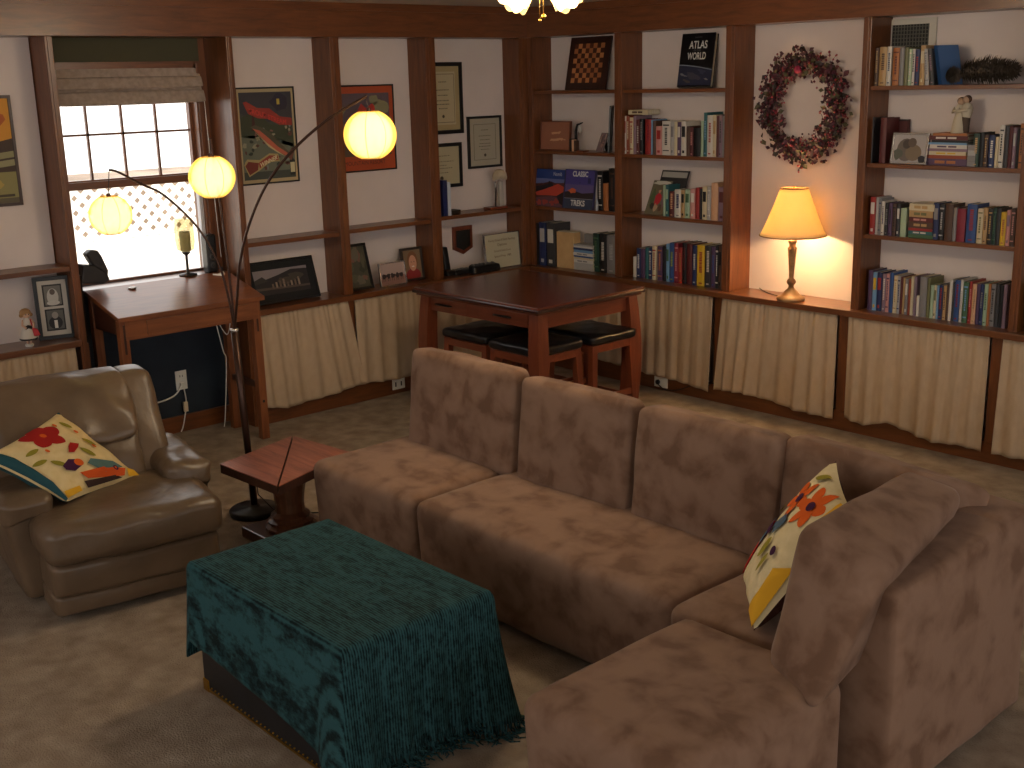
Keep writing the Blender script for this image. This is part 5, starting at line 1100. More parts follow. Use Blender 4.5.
# ------------------------------------------------------------------ trunk and throw
TX0, TX1, TY0, TY1, TH = 2.70, 3.575, -4.095, -3.56, .455
t = thing('trunk', 'black trunk used as a coffee table under the teal throw', 'trunk', ((TX0+TX1)/2, (TY0+TY1)/2, 0))
b = MB(); b.box(TX0, TX1, TY0, TY1, .008, TH, noisy('trunk_black', (14, 14, 17), (22, 22, 26), scale=12, rough=.5, bump=.05), .004); b.build('body', t)
b = MB(); b.box(TX0-.003, TX1+.003, TY0-.003, TY1+.003, .006, .014, BRASS)
for k in range(34): b.ball((TX0+.03+k*(TX1-TX0-.06)/33, TY0-.003, .024), .0035, BRASS, n=5)
b.build('brass_edging', t)
for x, y in ((TX0, TY0), (TX1, TY0), (TX0, TY1), (TX1, TY1)):
    sx, sy = (1 if x == TX0 else -1), (1 if y == TY0 else -1)
    b = MB(); x2, y2 = sorted((x-.004*sx, x+.034*sx)), sorted((y-.004*sy, y+.034*sy)); b.box(x2[0], x2[1], y2[0], y2[1], 0, .045, BRASS, .004); b.build('brass_corner', t)
# chenille throw, ribs along the trunk's length
TM = bpy.data.materials.new('teal_chenille'); TM.use_nodes = True; n = TM.node_tree.nodes; l = TM.node_tree.links; pb = n['Principled BSDF']
tc = n.new('ShaderNodeTexCoord'); wv = n.new('ShaderNodeTexWave'); wv.wave_type = 'BANDS'; wv.bands_direction = 'Y'; wv.inputs['Scale'].default_value = 34; wv.inputs['Distortion'].default_value = .35; wv.inputs['Detail'].default_value = 2; wv.inputs['Detail Scale'].default_value = 2
l.new(tc.outputs['Object'], wv.inputs['Vector'])
mp = n.new('ShaderNodeMapping'); mp.inputs['Scale'].default_value = (4, 16, 9); nz = n.new('ShaderNodeTexNoise'); nz.inputs['Scale'].default_value = 3.2; nz.inputs['Detail'].default_value = 8; nz.inputs['Roughness'].default_value = .7
l.new(tc.outputs['Object'], mp.inputs['Vector']); l.new(mp.outputs['Vector'], nz.inputs['Vector'])
ma = n.new('ShaderNodeMath'); ma.operation = 'MULTIPLY_ADD'; ma.inputs[1].default_value = .22; l.new(wv.outputs['Fac'], ma.inputs[0]); nf = n.new('ShaderNodeTexNoise'); nf.inputs['Scale'].default_value = 60; nf.inputs['Detail'].default_value = 3; l.new(tc.outputs['Object'], nf.inputs['Vector']); mb = n.new('ShaderNodeMath'); mb.operation = 'MULTIPLY_ADD'; mb.inputs[1].default_value = .28; l.new(nf.outputs['Fac'], mb.inputs[0]); l.new(nz.outputs['Fac'], mb.inputs[2]); l.new(mb.outputs[0], ma.inputs[2])
cr = n.new('ShaderNodeValToRGB'); cr.color_ramp.elements[0].position = .60; cr.color_ramp.elements[1].position = .84; cr.color_ramp.elements[0].color = (*srgb((7, 20, 22)), 1); cr.color_ramp.elements[1].color = (*srgb((44, 80, 84)), 1)
l.new(ma.outputs[0], cr.inputs['Fac']); l.new(cr.outputs['Color'], pb.inputs['Base Color']); pb.inputs['Roughness'].default_value = .85; pb.inputs['Specular IOR Level'].default_value = .15
pb.inputs['Sheen Weight'].default_value = .04; pb.inputs['Sheen Tint'].default_value = (.4, .9, .85, 1)
bp = n.new('ShaderNodeBump'); bp.inputs['Strength'].default_value = .7; bp.inputs['Distance'].default_value = .004; l.new(ma.outputs[0], bp.inputs['Height']); l.new(bp.outputs['Normal'], pb.inputs['Normal'])
tw = thing('throw_blanket', 'dark teal chenille throw with a fringed end draped over the black trunk', 'blanket', ((TX0+TX1)/2, (TY0+TY1)/2, TH))
def ring_point(s):
    """s in 0..4 round the trunk top: 0-1 front (-y), 1-2 right end (+x), 2-3 back, 3-4 left end"""
    o_ = .008; x0, x1, y0, y1 = TX0-o_, TX1+o_, TY0-o_, TY1+o_; q = s % 4; k = int(q); f = q-k
    P = [(x0, y0), (x1, y0), (x1, y1), (x0, y1)]; a, c = P[k], P[(k+1) % 4]; N_ = [(0, -1), (1, 0), (0, 1), (-1, 0)]
    p = Vector((a[0]+(c[0]-a[0])*f, a[1]+(c[1]-a[1])*f, 0)); nn = Vector((*N_[k], 0)); e = .10
    if f < e: m = Vector((*N_[k-1], 0)); nn = (nn*(.5+.5*f/e)+m*(.5-.5*f/e)).normalized()
    if f > 1-e: m = Vector((*N_[(k+1) % 4], 0)); g = (1-f)/e; nn = (nn*(.5+.5*g)+m*(.5-.5*g)).normalized()
    return p, nn
def hem(s):
    q = s % 4
    key = [(0, .12), (.03, .20), (.08, .185), (.3, .165), (.6, .14), (.86, .10), (.95, .05), (1.0, .04), (1.2, .085), (1.5, .095), (1.8, .08), (1.93, .04), (2.0, .03), (2.1, .10), (2.9, .14), (3.1, .16), (3.6, .15), (3.9, .13), (4.0, .12)]
    for (a, h0), (c, h1) in zip(key, key[1:]):
        if a <= q <= c: return h0+(h1-h0)*(q-a)/(c-a)
    return .1
NS, NR = 360, 24; vs = []; fs = []; ZT = TH+.010
rnd = random.Random(5)
def skirt(s, t_):
    p, nn = ring_point(s); h = hem(s); q = s % 4
    corner = max(0, 1-min(abs(q-1), abs(q-2), abs(q-3), abs(q-0), abs(q-4))/.13)
    flare = .006+.010*t_+corner*.022*t_**1.3
    if abs(q-1) < .16: flare += .035*t_**1.2*(1-abs(q-1)/.16)
    if abs(q-2) < .2: flare += .045*t_**1.6*(1-abs(q-2)/.2)
    fold = math.sin(q*34+1.3*math.sin(q*7))*.006*t_**.8*(1.0 if 1 <= q <= 2 else .12)+math.sin(q*71)*.003*t_*(1.0 if 1 <= q <= 2 else .1)
    r = ZT-(ZT-h)*t_; rad = .018
    if t_ < .06: flare -= .0; 
    off = flare+fold
    return p+nn*(off-.010*(1-min(1, t_/.06))**2)+Vector((0, 0, r-.0)), nn
for j in range(NR+1):
    t_ = (j/NR)**1.15
    for i in range(NS):
        s = 4*i/NS; v, nn = skirt(s, t_); vs.append(v)
for j in range(NR):
    for i in range(NS): fs.append([j*NS+i, j*NS+(i+1) % NS, (j+1)*NS+(i+1) % NS, (j+1)*NS+i])
base_i = len(vs); NG = 26; cx_, cy_ = (TX0+TX1)/2, (TY0+TY1)/2
for j in range(1, NG+1):
    f = 1-j/NG
    for i in range(NS):
        v = vs[i]; z = ZT+.004*(1-f**6)+.004*noise.noise(Vector((v.x*f*6, v.y*f*6, 1)))*(1-f**3)
        vs.append(Vector((cx_+(v.x-cx_)*f, cy_+(v.y-cy_)*f, z)) if j < NG else Vector((cx_, cy_, ZT+.004)))
prev = 0
for j in range(1, NG+1):
    cur = base_i+(j-1)*NS
    for i in range(NS): fs.append([prev+i, cur+i, cur+(i+1) % NS, prev+(i+1) % NS])
    prev = cur
b = MB(); b.add(vs, fs, TM, True); o = b.build('cloth', tw); m = o.modifiers.new('thickness', 'SOLIDIFY'); m.thickness = .006; m.offset = -1
b = MB()
for k in range(210):
    s = .93+1.16*k/210+rnd.uniform(-.004, .004); v, nn = skirt(s, 1.0); L = rnd.uniform(.06, .12); side = Vector((-nn.y, nn.x, 0))
    q = v+nn*rnd.uniform(-.004, .006)+Vector((0, 0, .012)); pts = [q]; dz = max(.0, q.z-.004)
    d1 = min(dz, L*.6); pts.append(q+Vector((0, 0, -d1*.6))+nn*.004+side*rnd.uniform(-.006, .006)); pts.append(q+Vector((0, 0, -d1))+nn*rnd.uniform(.004, .016)+side*rnd.uniform(-.012, .012))
    rest = L-d1; e = pts[-1]; pts.append(e+nn*rest*.6+side*rnd.uniform(-.02, .02)+Vector((0, 0, -.0))); pts.append(pts[-1]+nn*rest*rnd.uniform(.1, .5)+side*rnd.uniform(-.02, .02))
    for p_ in pts: p_.z = max(p_.z, .004)
    b.tube(pts, [.0034, .003, .003, .0026, .002], TM, n=5)
b.build('fringe', tw, kind='stuff')

# ------------------------------------------------------------------ small side table
cx_, cy_ = 1.70, -3.12
t = thing('side_table', 'small square side table with a cracked reddish wood top on a turned pedestal', 'side table', (cx_, cy_, 0))
P4 = [(1.525, -3.355), (1.974, -3.332), (1.806, -2.849), (1.393, -2.893)]
RW = wood('mottled_red_wood', (104, 50, 36), (178, 108, 84), 'x', .3, .8, .4); DKW = wood('charred_edge', (40, 22, 16), (74, 42, 30), 'z', .4)
b = MB(); zt = .365
A_, B_, C_, D_ = [Vector((*p, 0)) for p in P4]
m1 = B_.lerp(A_, .06); m2 = D_.lerp(C_, .05)
crack0 = B_.lerp(A_, .03); crack1 = D_.lerp(C_, .0)
# two halves with a dark gap along the diagonal
gap = Vector((.004, .002, 0))
for poly in ([A_, B_-gap*1, D_-gap*1], [B_+gap, C_, D_+gap]):
    b.prism([p+Vector((0, 0, zt-.004)) for p in poly], (0, 0, .004), RW); b.prism([p+Vector((0, 0, zt-.042)) for p in poly], (0, 0, .0375), DKW)
b.build('table_top', t)
b = MB(); b.box(cx_-.12, cx_+.12, cy_-.12, cy_+.12, zt-.062, zt-.043, DKW); b.build('apron', t)
b = MB(); b.lathe([(.115, .05), (.118, .065), (.10, .075), (.105, .09), (.085, .10), (.09, .115), (.068, .13), (.066, .17), (.072, .22), (.080, .26), (.095, .28), (.09, .295), (.10, .305)], (cx_, cy_, 0), wood('pedestal_wood', (70, 40, 26), (112, 68, 44), 'z', .3), n=16, smooth=False); b.build('pedestal', t)
b = MB(); b.box(cx_-.165, cx_+.165, cy_-.165, cy_+.165, .0, .05, wood('pedestal_wood', (70, 40, 26), (112, 68, 44), 'x', .3), .008); b.build('base', t)

# ------------------------------------------------------------------ arc floor lamp
bx_, by_ = 1.305, -3.08
t = thing('floor_lamp', 'dark bronze floor lamp with three curved arms and round glowing lanterns', 'lamp', (bx_, by_, 0))
b = MB(); b.lathe([(.0, 0), (.118, 0), (.121, .008), (.121, .022), (.114, .030), (.03, .034), (.022, .045)], (bx_, by_, 0), flat('lamp_base_black', (24, 22, 24), .35), n=40); b.build('base', t)
b = MB(); b.tube([(bx_, by_, .03), (bx_-.008, by_-.012, .50), (bx_-.015, by_-.02, .90)], .017, METAL_D, n=14); b.tube([(bx_-.015, by_-.02, .895), (bx_-.015, by_-.02, .91)], .02, flat('silver', (176, 172, 172), .25, .8), n=14); b.build('pole', t)
HW = Vector((-.74372, .66849, 0)); BASE = Vector((bx_, by_, 0))
def lp(px, py, dd=0):
    """point on the upright plane through the lamp's base facing down the room"""
    d = _fw + R_*((px-512)/FPX) - U_*((py-384)/FPX); k = ((BASE+HW*dd-CAM).dot(HW))/d.dot(HW); return CAM+d*k
def smooth_path(P, n=8):
    out = []; Q = [P[0]]+P+[P[-1]]
    for i in range(1, len(Q)-2):
        for k in range(n):
            s = k/n; a, b_, c, d = Q[i-1], Q[i], Q[i+1], Q[i+2]
            out.append(.5*((2*b_)+(-a+c)*s+(2*a-5*b_+4*c-d)*s*s+(-a+3*b_-3*c+d)*s**3))
    out.append(P[-1]); return out
top = Vector((bx_-.015, by_-.02, .90))
arms = [([top, lp(229, 300, .0), lp(219, 265, .0), lp(198, 228, .0), lp(165, 196, .0), lp(141, 184, .0), lp(118, 172, .0), lp(109, 170, .0)], lp(109, 170), lp(110.5, 215), 21.5),
        ([top, lp(233, 310, .03), lp(228, 265, .04), lp(222, 215, .05), lp(215, 170, .05), lp(210, 138, .05)], lp(210, 138, .05), lp(212, 177, .05), 23.2),
        ([top, lp(237, 300, -.03), lp(240, 262, -.04), lp(250, 222, -.05), lp(268, 182, -.05), lp(295, 148, -.05), lp(330, 118, -.05), lp(367, 96, -.05)], lp(366, 97, -.05), lp(370, 135, -.05), 26.5)]
LNT = shell('lantern_paper', (255, 222, 110), .62, .5)
for k, (pth, end, lc, rp) in enumerate(arms):
    b = MB(); b.tube(smooth_path([Vector(p) for p in pth]), .0055 if k != 2 else .0065, METAL_D, n=8)
    if k == 0: b.ball(lp(141, 184), .009, METAL_D, n=6)
    arm = b.build('arm', t)
    dist = (lc-CAM).dot(_fw); r = rp/FPX*dist
    b = MB(); b.tube([end, lc+Vector((0, 0, r*.9))], .002, flat('cord_dark', (50, 36, 28), .5), n=6); b.lathe([(.009, 0), (.011, -.018)], lc+Vector((0, 0, r*1.0)), METAL_D, n=10); b.build('lantern_cord', arm)
    b = MB(); N = 22; pr = []
    for i in range(N+1):
        a = math.radians(22+(158-22)*i/N); rr = r*math.sin(a); pr.append((rr, -r*.93*math.cos(a)*-1))
    nn = 48; vs = []; fs = []
    for rr, z in pr:
        for q in range(nn):
            a = 2*PI*q/nn; k2 = 1-.018*abs(math.sin(a*8)); vs.append(lc+Vector((rr*k2*math.cos(a), rr*k2*math.sin(a), z)))
    for i in range(N):
        for q in range(nn): fs.append([i*nn+q, i*nn+(q+1) % nn, (i+1)*nn+(q+1) % nn, (i+1)*nn+q])
    b.add(vs, fs, LNT, True); b.build('lantern', t)
    b = MB()
    for q in range(8): b.tube([lc+Vector((p_[0]*1.0*math.cos(2*PI*q/8), p_[0]*1.0*math.sin(2*PI*q/8), p_[1])) for p_ in pr], .0016, shell('lantern_rib_paper', (244, 190, 80), .5, .3), n=4)
    b.build('ribs', t, kind='stuff')
    b = MB()
    for z in (pr[0], pr[-1]): b.tube([lc+Vector((z[0]*math.cos(a), z[0]*math.sin(a), z[1])) for a in [2*PI*q/24 for q in range(25)]], .0025, flat('lantern_rim', (214, 160, 70), .6), n=5)
    b.build('lantern_rim', t)
    b = MB(); [b.ball(lc, r*q_, shell('lantern_glow', (255, 246, 214), .60, .60), n=14) for q_ in (.86, .78, .70, .62, .54, .46, .36)]; b.build('bulb', t)  # nested glow shells imitate brightness fading out from the lantern's centre
    L = bpy.data.lights.new('lantern_light', 'POINT'); L.energy = 3.2; L.color = (1, .78, .46); L.shadow_soft_size = r*.6; lo = bpy.data.objects.new('lantern_light', L); COL.objects.link(lo); lo.parent = t; lo.location = lc-Vector((bx_, by_, 0))
b = MB(); b.tube([(bx_+.03, by_, .20), (bx_+.08, by_-.02, .12), (bx_+.14, by_+.02, .05), (bx_+.16, by_+.10, .01), (bx_+.3, by_+.3, .006)], .003, BLACK, n=6); b.build('power_cord', t)
# ------------------------------------------------------------------ window desk
t = thing('desk', 'oak writing desk with slanted top and narrow drawer under the window', 'desk', (.1, -2.78, 0))
dy0, dy1 = -3.215, -2.345; xf, xb = .285, -.12; zf, zbk = .842, .945
b = MB(); WY = WDK('y')
b.hexa([(xb, dy0, zbk-.024), (xf, dy0, zf-.024), (xf, dy1, zf-.024), (xb, dy1, zbk-.024), (xb, dy0, zbk), (xf, dy0, zf), (xf, dy1, zf), (xb, dy1, zbk)], WY, .003); b.build('desk_top', t)
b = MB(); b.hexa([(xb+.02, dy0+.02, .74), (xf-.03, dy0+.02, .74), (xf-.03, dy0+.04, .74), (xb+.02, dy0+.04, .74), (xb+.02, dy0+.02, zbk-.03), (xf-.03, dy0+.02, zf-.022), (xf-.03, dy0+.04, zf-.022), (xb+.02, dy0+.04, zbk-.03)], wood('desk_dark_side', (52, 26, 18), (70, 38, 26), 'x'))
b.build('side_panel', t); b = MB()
b.hexa([(xb+.02, dy1-.04, .74), (xf-.03, dy1-.04, .74), (xf-.03, dy1-.02, .74), (xb+.02, dy1-.02, .74), (xb+.02, dy1-.04, zbk-.03), (xf-.03, dy1-.04, zf-.022), (xf-.03, dy1-.02, zf-.022), (xb+.02, dy1-.02, zbk-.03)], WDK('x'))
b.build('side_panel', t)
b = MB(); b.box(xf-.035, xf-.018, dy0+.04, dy1-.04, .715, zf-.022, WY); b.build('apron', t)
b = MB(); b.box(xf-.020, xf-.010, dy0+.16, dy1-.10, .730, zf-.035, WDK('y'), .002); b.build('drawer', t)
for x, y in ((xf-.045, dy0+.035), (xf-.045, dy1-.045), (xb+.03, dy0+.035), (xb+.03, dy1-.045)):
    b = MB(); zt_ = zf-.024 if x > 0 else zbk-.026
    b.box(x-.022, x+.022, y-.024, y+.024, 0, zt_, WDK('z'), .002)
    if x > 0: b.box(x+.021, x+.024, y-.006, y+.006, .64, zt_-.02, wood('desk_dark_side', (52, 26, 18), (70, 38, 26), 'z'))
    if x > 0: b.box(x+.021, x+.025, y-.006, y+.006, .22, .235, BLACK)
    b.build('leg', t)
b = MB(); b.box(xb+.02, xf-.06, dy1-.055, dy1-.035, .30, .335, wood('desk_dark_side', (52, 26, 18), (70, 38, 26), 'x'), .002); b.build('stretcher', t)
# outlet with plugs and cords
oy = at(181, 380, 'x', WX).y; oz = at(181, 380, 'x', WX).z
t = thing('power_outlet', 'white wall outlet plate with plugged cords on the dark wall under the desk', 'outlet', (WX, oy, oz))
b = MB(); b.box(WX, WX+.006, oy-.036, oy+.036, oz-.058, oz+.058, WHITE, .002); b.build('cover_plate', t)
b = MB()
for dz in (-.025, .025):
    for dy_ in (-.008, .008): b.box(WX+.006, WX+.0065, oy+dy_-.002, oy+dy_+.002, oz+dz-.006, oz+dz+.006, BLACK)
b.box(WX+.006, WX+.022, oy-.015, oy+.012, oz-.04, oz-.012, WHITE, .003); b.build('sockets', t)
b = MB(); b.tube(smooth_path([Vector((WX+.018, oy-.01, oz-.03)), Vector((WX+.03, oy-.07, oz-.08)), Vector((WX+.03, oy-.20, oz-.10)), Vector((WX+.03, oy-.34, oz-.085)), Vector((WX+.03, oy-.42, oz-.05))]), .005, WHITE, n=6)
tag(b.build('cord'), 'white cord sagging from the outlet to the left behind the recliner', 'cord')
b = MB(); b.tube(smooth_path([Vector((WX+.018, oy+.005, oz-.05)), Vector((WX+.025, oy+.008, oz-.12)), Vector((WX+.025, oy-.0, oz-.18)), Vector((WX+.035, oy-.03, oz-.27)), Vector((WX+.04, oy-.05, .008))]), .004, WHITE, n=6); b.box(WX+.016, WX+.034, oy-.012, oy+.014, oz-.19, oz-.13, flat('plug_beige', (214, 200, 170), .5), .003)
tag(b.build('cord'), 'white cord with a beige plug hanging straight down from the outlet', 'cord')
b = MB(); b.tube(smooth_path([Vector((.0, -2.47, .80)), Vector((-.0, -2.50, .70)), Vector((.02, -2.46, .60)), Vector((.0, -2.42, .66)), Vector((.0, -2.40, .78))]), .003, WHITE, n=6); b.tube(smooth_path([Vector((.0, -2.52, .72)), Vector((-.02, -2.47, .5)), Vector((-.05, -2.44, .42)), Vector((-.08, -2.46, .10)), Vector((-.09, -2.47, .02))]), .003, WHITE, n=6)
tag(b.build('cord'), 'tangled thin white cord loops hanging between the desk right legs', 'cord')
# things on the sill behind the desk top
ty = at(190, 271, 'z', .99); cx_, cy_ = WX+.14, at(190, 268, 'x', WX+.14).y
SH_ = .945
b = MB(); b.box(WX+.002, xb+.004, dy0, dy1-.0, .925, .944, WC('y'), .002); tag(b.build('ledge'), 'narrow brown wooden ledge between the desk top and the window', 'ledge')
t = thing('candle_holder', 'glass hurricane candle holder with a green candle on a black stem, before the window', 'candle holder', (cx_-.03, cy_, SH_)); cx_ -= .03
zt = at(185, 218, 'x', cx_).z; zb1 = at(185, 252, 'x', cx_).z
b = MB(); b.lathe([(.0, 0), (.052, 0), (.050, .008), (.012, .014), (.008, .03), (.008, zb1-SH_-.02), (.022, zb1-SH_-.008), (.024, zb1-SH_)], (cx_, cy_, SH_), flat('iron_black', (34, 28, 26), .45), n=24); b.build('stand', t)
GA = bpy.data.materials.new('amber_glass'); GA.use_nodes = True; n = GA.node_tree.nodes; l = GA.node_tree.links; n.clear()
a1 = n.new('ShaderNodeBsdfTransparent'); a1.inputs[0].default_value = (*srgb((242, 238, 224)), 1); a2 = n.new('ShaderNodeBsdfGlossy'); a2.inputs['Roughness'].default_value = .05; mx = n.new('ShaderNodeMixShader'); mx.inputs[0].default_value = .08; ou = n.new('ShaderNodeOutputMaterial')
l.new(a1.outputs[0], mx.inputs[1]); l.new(a2.outputs[0], mx.inputs[2]); l.new(mx.outputs[0], ou.inputs['Surface'])
hh = zt-zb1; b = MB(); b.lathe([(.020, 0), (.048, .012), (.056, hh*.3), (.055, hh*.7), (.050, hh), (.048, hh), (.053, hh*.7), (.054, hh*.3), (.046, .015), (.018, .004)], (cx_, cy_, zb1), GA, n=28, cap=False); b.build('glass_shade', t)
b = MB(); b.lathe([(.030, .006), (.031, hh*.60), (.022, hh*.62), (.0, hh*.60)], (cx_, cy_, zb1), flat('candle_green', (206, 204, 168), .5), n=20); b.tube([(cx_, cy_, zb1+hh*.6), (cx_, cy_, zb1+hh*.70)], .0015, BLACK, n=5); b.build('candle', t)
sy_ = at(210, 255, 'x', -.14).y
t = thing('speaker', 'small black desktop speaker at the right end of the window sill', 'speaker', (-.14, sy_, SH_)); zt = at(209, 234, 'x', -.14).z
b = MB(); b.soft(hexc(-.18, -.11, sy_-.032, sy_+.032, SH_, zt), BLACK, r=(.3, .3, .12), bulge=(.05, 0, 0), n=10); b.build('cabinet', t)
b = MB()
for dz, r in ((.045, .020), (.095, .022), (.14, .014)): b.lathe([(r, 0), (r*.8, .006), (r*.3, .002), (.0, .004)], (-.112, sy_, SH_+dz), flat('cone_grey', (52, 50, 50), .4), n=16, axis='x')
b.build('speaker_cones', t)
b = MB(); b.tube(smooth_path([Vector((-.09, sy_-.02, SH_-.005)), Vector((-.06, sy_+.03, SH_-.01)), Vector((-.10, sy_+.05, SH_)), Vector((-.07, sy_-.0, SH_-.01))]), .006, WHITE, n=6); tag(b.build('cord'), 'small white cord coil beside the black speaker', 'cord')
# dark faceted sculpture
gy = at(95, 276, 'x', -.10).y
t = thing('sculpture', 'dark angular stone sculpture on the left end of the window sill', 'sculpture', (-.12, gy, SH_)); ST = noisy('dark_stone', (24, 20, 20), (40, 34, 32), scale=14, rough=.45, bump=.15)
x_ = -.12; q = lambda px, py: at(px, py, 'x', x_)
def slab(pts, th, nm):
    b = MB(); b.prism([Vector((x_-th/2, q(*p).y, q(*p).z)) for p in pts], (th, 0, 0), ST); o = b.build(nm, t); outward(o)
    m = o.modifiers.new('bevel', 'BEVEL'); m.width = .008; m.segments = 2
slab([(80, 264), (92, 265), (104, 272), (107, 279), (101, 283), (78, 283)], .09, 'base_block')
slab([(84, 254), (89, 249.5), (96, 250), (100, 256), (106.5, 270), (106, 277), (100, 279), (93, 268), (88, 261)], .06, 'upper_block')
b = MB(); c = at(115, 288, 'z', SH_-.03); b.lathe([(.0, 0), (.022, 0), (.024, .004), (.016, .007), (.0, .005)], (xb+.06, c.y+.02, zbk-.0175+.003), flat('silver_dish', (200, 196, 190), .35, .3), n=20); tag(b.build('coin_dish'), 'tiny round silver dish lying on the left rear of the desk top', 'dish')

# ------------------------------------------------------------------ cherry table and stools
def rot2(cx, cy, ang): return lambda x, y, z: (cx+x*math.cos(ang)-y*math.sin(ang), cy+x*math.sin(ang)+y*math.cos(ang), z)
t = thing('gathering_table', 'square cherry wood table with dark edge and two small drawers in the corner', 'table', (1.05, -1.02, 0), math.radians(1.0))
zt = .80; hw, hd = .535, .44; DKE = wood('dark_cherry_edge', (42, 18, 16), (60, 28, 22), 'x', .2, 1, .5)
TOPM = wood('cherry_top', (78, 36, 24), (102, 50, 32), 'x', .22, .7, .6)
b = MB(); b.box(-hw, hw, -hd, hd, zt-.018, zt, TOPM, .004); b.build('table_top', t, local=True)
b = MB(); b.box(-hw-.006, hw+.006, -hd-.006, hd+.006, zt-.032, zt-.012, DKE, .006); b.box(-hw+.012, hw-.012, -hd+.012, hd-.012, zt-.046, zt-.030, TOPM, .004); b.build('moulded_edge', t, local=True)
b = MB()
for a in (-hd+.055, hd-.075): b.box(-hw+.08, hw-.08, a, a+.02, zt-.135, zt-.04, WTB('x'))
for a in (-hw+.055, hw-.075): b.box(a, a+.02, -hd+.08, hd-.08, zt-.135, zt-.04, WTB('y'))
b.build('apron', t, local=True)
for k in (-1, 1):
    b = MB(); x0 = -.05+k*.255; b.box(x0-.20, x0+.20, -hd+.048, -hd+.056, zt-.125, zt-.055, WTB('x'), .002); dr = b.build('drawer', t, local=True)
    b = MB(); b.tube([(x0-.07, -hd+.046, zt-.09), (x0-.06, -hd+.030, zt-.087), (x0, -hd+.024, zt-.085), (x0+.06, -hd+.030, zt-.087), (x0+.07, -hd+.046, zt-.09)], [.004, .006, .007, .006, .004], flat('pull_black', (28, 20, 18), .3, .5), n=8); b.build('handle', dr, local=True)
def sabre(b, x, y, sx, sy, zt, w, mat, flare=.02, n=8):
    vs = []; fs = []
    for i in range(n+1):
        s = i/n; z = zt*s; o = flare*math.sin(PI*s*.9)*1.0; ww = w*(.72+.28*math.sin(PI*(.25+.6*s)))
        cx, cy = x+sx*o*.6, y+sy*o*.6
        vs += [(cx-ww/2, cy-ww/2, z), (cx+ww/2, cy-ww/2, z), (cx+ww/2, cy+ww/2, z), (cx-ww/2, cy+ww/2, z)]
    for i in range(n):
        for k in range(4): fs.append([i*4+k, i*4+(k+1) % 4, i*4+4+(k+1) % 4, i*4+4+k])
    fs += [[3, 2, 1, 0], [n*4, n*4+1, n*4+2, n*4+3]]; b.add(vs, fs, mat)
for sx in (-1, 1):
    for sy in (-1, 1):
        b = MB(); sabre(b, sx*(hw-.075), sy*(hd-.075), sx, sy, zt-.045, .085, WTB('z'), .035); b.build('leg', t, local=True)
def stool():
    r = thing('stool', '', 'stool', (0, 0, 0), 0, 'stools pushed under the cherry table'); w = .205; z = .565
    b = MB(); b.soft(hexc(-w, w, -w+.015, w-.015, z-.055, z), BLACKL, r=(.14, .14, .7), bulge=(0, 0, .22), n=18, namp=.005, nsc=12); b.build('seat_cushion', r, local=True)
    b = MB(); b.box(-w+.015, w-.015, -w+.03, w-.03, z-.10, z-.055, WTB('x'), .002); b.build('seat_frame', r, local=True)
    for sx in (-1, 1):
        for sy in (-1, 1):
            b = MB(); b.bar((sx*(w-.035), sy*(w-.05), z-.06), (sx*(w-.015), sy*(w-.03), 0), .042, .042, WTB('z'), w2=.034, h2=.034, bev=.002); b.build('leg', r, local=True)
    for sy in (-1, 1):
        b = MB(); b.box(-w+.04, w-.04, sy*(w-.035)-.009, sy*(w-.035)+.009, .13, .165, WTB('x'), .002); b.build('stretcher', r, local=True)
    for sx in (-1, 1):
        b = MB(); b.box(sx*(w-.02)-.009, sx*(w-.02)+.009, -w+.05, w-.05, .17, .205, WTB('y'), .002); b.build('stretcher', r, local=True)
    return r
s0 = stool()
def dup(root):
    r = root.copy(); COL.objects.link(r)
    for ch in list(root.children):
        c = ch.copy(); COL.objects.link(c); c.parent = r
    return r
spots = [(.895, -1.215, 0, 'black cushioned stool under the drawer side, left of the table front leg'), (1.35, -1.245, 0, 'black cushioned stool nearest the front corner leg of the cherry table'),
         (1.375, -.825, 0, 'black cushioned stool sticking out at the right side of the table'), (.93, -.80, 0, 'black cushioned stool farthest back under the table, in the corner')]
for i, (x, y, a, lb) in enumerate(spots):
    r = s0 if i == 0 else dup(s0); r.location = (x, y, 0); r.rotation_euler = (0, 0, math.radians(a)); r['label'] = lb
# outlets at the right baseboard
ox = at(661, 386, 'y', -.006).x; oz = .052
t = thing('power_outlet', 'white outlet with a black plug low on the right baseboard', 'outlet', (ox, -.002, oz))
b = MB(); b.box(ox-.055, ox+.055, -.010, -.002, oz-.034, oz+.034, WHITE, .002); b.build('cover_plate', t)
b = MB(); b.tube([(ox-.02, -.010, oz), (ox-.02, -.022, oz)], .016, BLACK, n=14); b.build('plug', t)
b = MB(); b.tube(smooth_path([Vector((ox-.02, -.022, oz-.005)), Vector((ox+.05, -.03, oz-.035)), Vector((ox+.16, -.02, oz-.02)), Vector((ox+.32, -.012, .10)), Vector((ox+.50, -.008, .125))]), .0035, BLACK, n=6); tag(b.build('cord'), 'thin black cord running from the right outlet along the baseboard', 'cord')
oy = at(398, 375, 'x', .004).y
b = MB(); b.box(.002, .009, oy-.05, oy+.05, .03, .10, WHITE, .002); b.box(.009, .0095, oy-.03, oy-.02, .05, .08, BLACK); b.box(.009, .0095, oy+.015, oy+.025, .05, .08, BLACK); tag(b.build('power_outlet'), 'white outlet plate on the left baseboard just behind the sofa end', 'outlet')

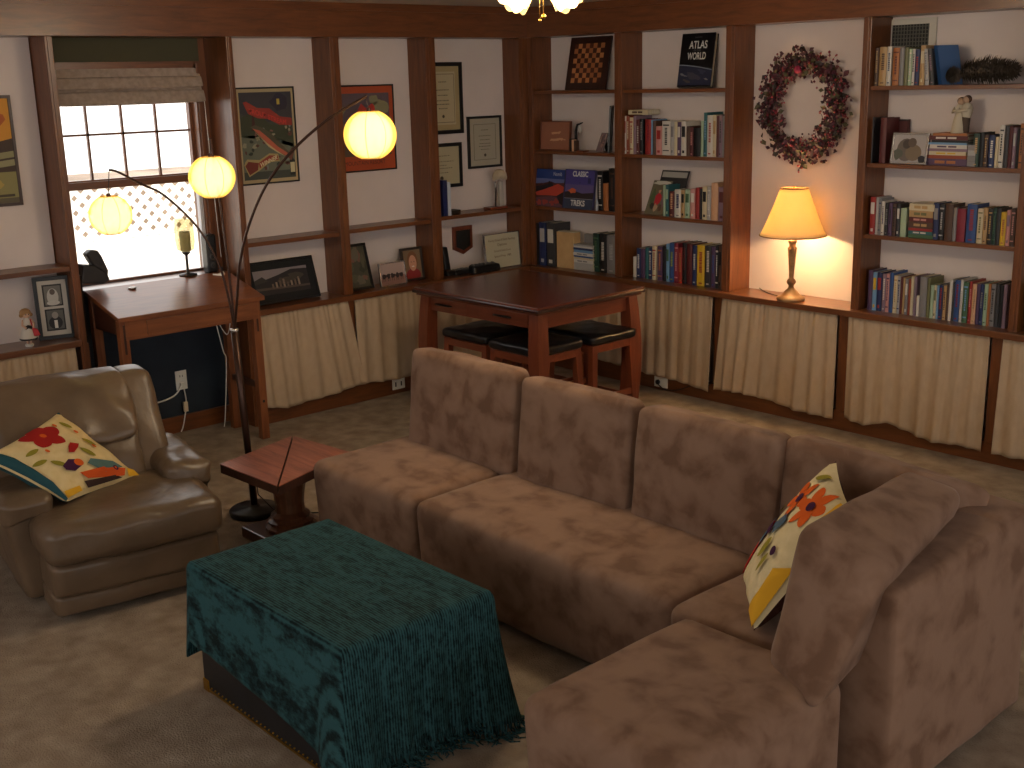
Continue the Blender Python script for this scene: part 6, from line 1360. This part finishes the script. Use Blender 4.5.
# ------------------------------------------------------------------ ceiling fan light
fx, fy, fz = 2.675, -2.42, 2.40
t = thing('ceiling_light', 'ceiling light kit with lit frosted tulip glass shades and pull chains', 'ceiling lamp', (fx, fy, ZC))
b = MB(); b.lathe([(.0, ZC-.085), (.035, ZC-.08), (.07, ZC-.065), (.085, ZC-.04), (.10, ZC-.02), (.075, ZC)], (fx, fy, 0), BRASS, n=28); b.build('canopy', t)
GLS = shell('tulip_glass', (255, 220, 140), 1.0, .45)
for k in range(4):
    a = math.radians(YAW*0+42+45+90*k+4); d = Vector((math.cos(a), math.sin(a), 0)); c = Vector((fx, fy, ZC-.08))+d*.060; ax = (d*.80+Vector((0, 0, -.60))).normalized(); s1 = ax.cross(Vector((0, 0, 1))).normalized(); s2 = ax.cross(s1)
    b = MB(); prof = [(.022, 0), (.030, .02), (.050, .045), (.062, .075), (.066, .10), (.074, .125)]; n = 36; vs = []; fs = []
    for i, (r, z) in enumerate(prof):
        for q in range(n):
            th = 2*PI*q/n; rr = r*(1+.05*math.sin(th*6)*(i/5)**2); vs.append(c+ax*(z+.008*math.sin(th*6)*(i/5)**3)+(s1*math.cos(th)+s2*math.sin(th))*rr)
    for i in range(len(prof)-1):
        for q in range(n): fs.append([i*n+q, i*n+(q+1) % n, (i+1)*n+(q+1) % n, (i+1)*n+q])
    b.add(vs, fs, GLS, True); b.build('glass_shade', t)
    b = MB(); b.ball(c+ax*.065, .030, glow('fan_bulb', (255, 232, 180), 5), n=10); b.build('bulb', t)
    b = MB(); b.tube([c-d*.055, c+ax*.012], .012, BRASS, n=10); b.build('arm', t)
    L = bpy.data.lights.new('bulb_light', 'POINT'); L.energy = 6.5; L.color = (1, .84, .62); L.shadow_soft_size = .06; lo = bpy.data.objects.new('bulb_light', L); COL.objects.link(lo); lo.parent = t; lo.location = c+ax*.15-Vector((fx, fy, ZC))
for dx_, ln in ((-.006, .165), (.008, .15)):
    b = MB(); p0 = Vector((fx, fy, ZC-.08))+R_*dx_; b.tube([p0, p0-Vector((0, 0, ln-.01))], .0016, BRASS, n=6); b.ball(p0-Vector((0, 0, ln)), .010 if dx_ > 0 else .006, BRASS, n=8); b.build('pull_chain', t)

# ------------------------------------------------------------------ light
w = bpy.data.worlds.new('world'); SC.world = w; w.use_nodes = True; bg = w.node_tree.nodes['Background']; bg.inputs['Color'].default_value = (1, .96, .92, 1); bg.inputs['Strength'].default_value = 1.7
sd = bpy.data.lights.new('sun', 'SUN'); sd.energy = 4; sd.angle = .01; sd.color = (1, .96, .9); so = bpy.data.objects.new('sun', sd); COL.objects.link(so)
so.rotation_euler = Vector((-.55, .30, -.78)).to_track_quat('-Z', 'Y').to_euler()
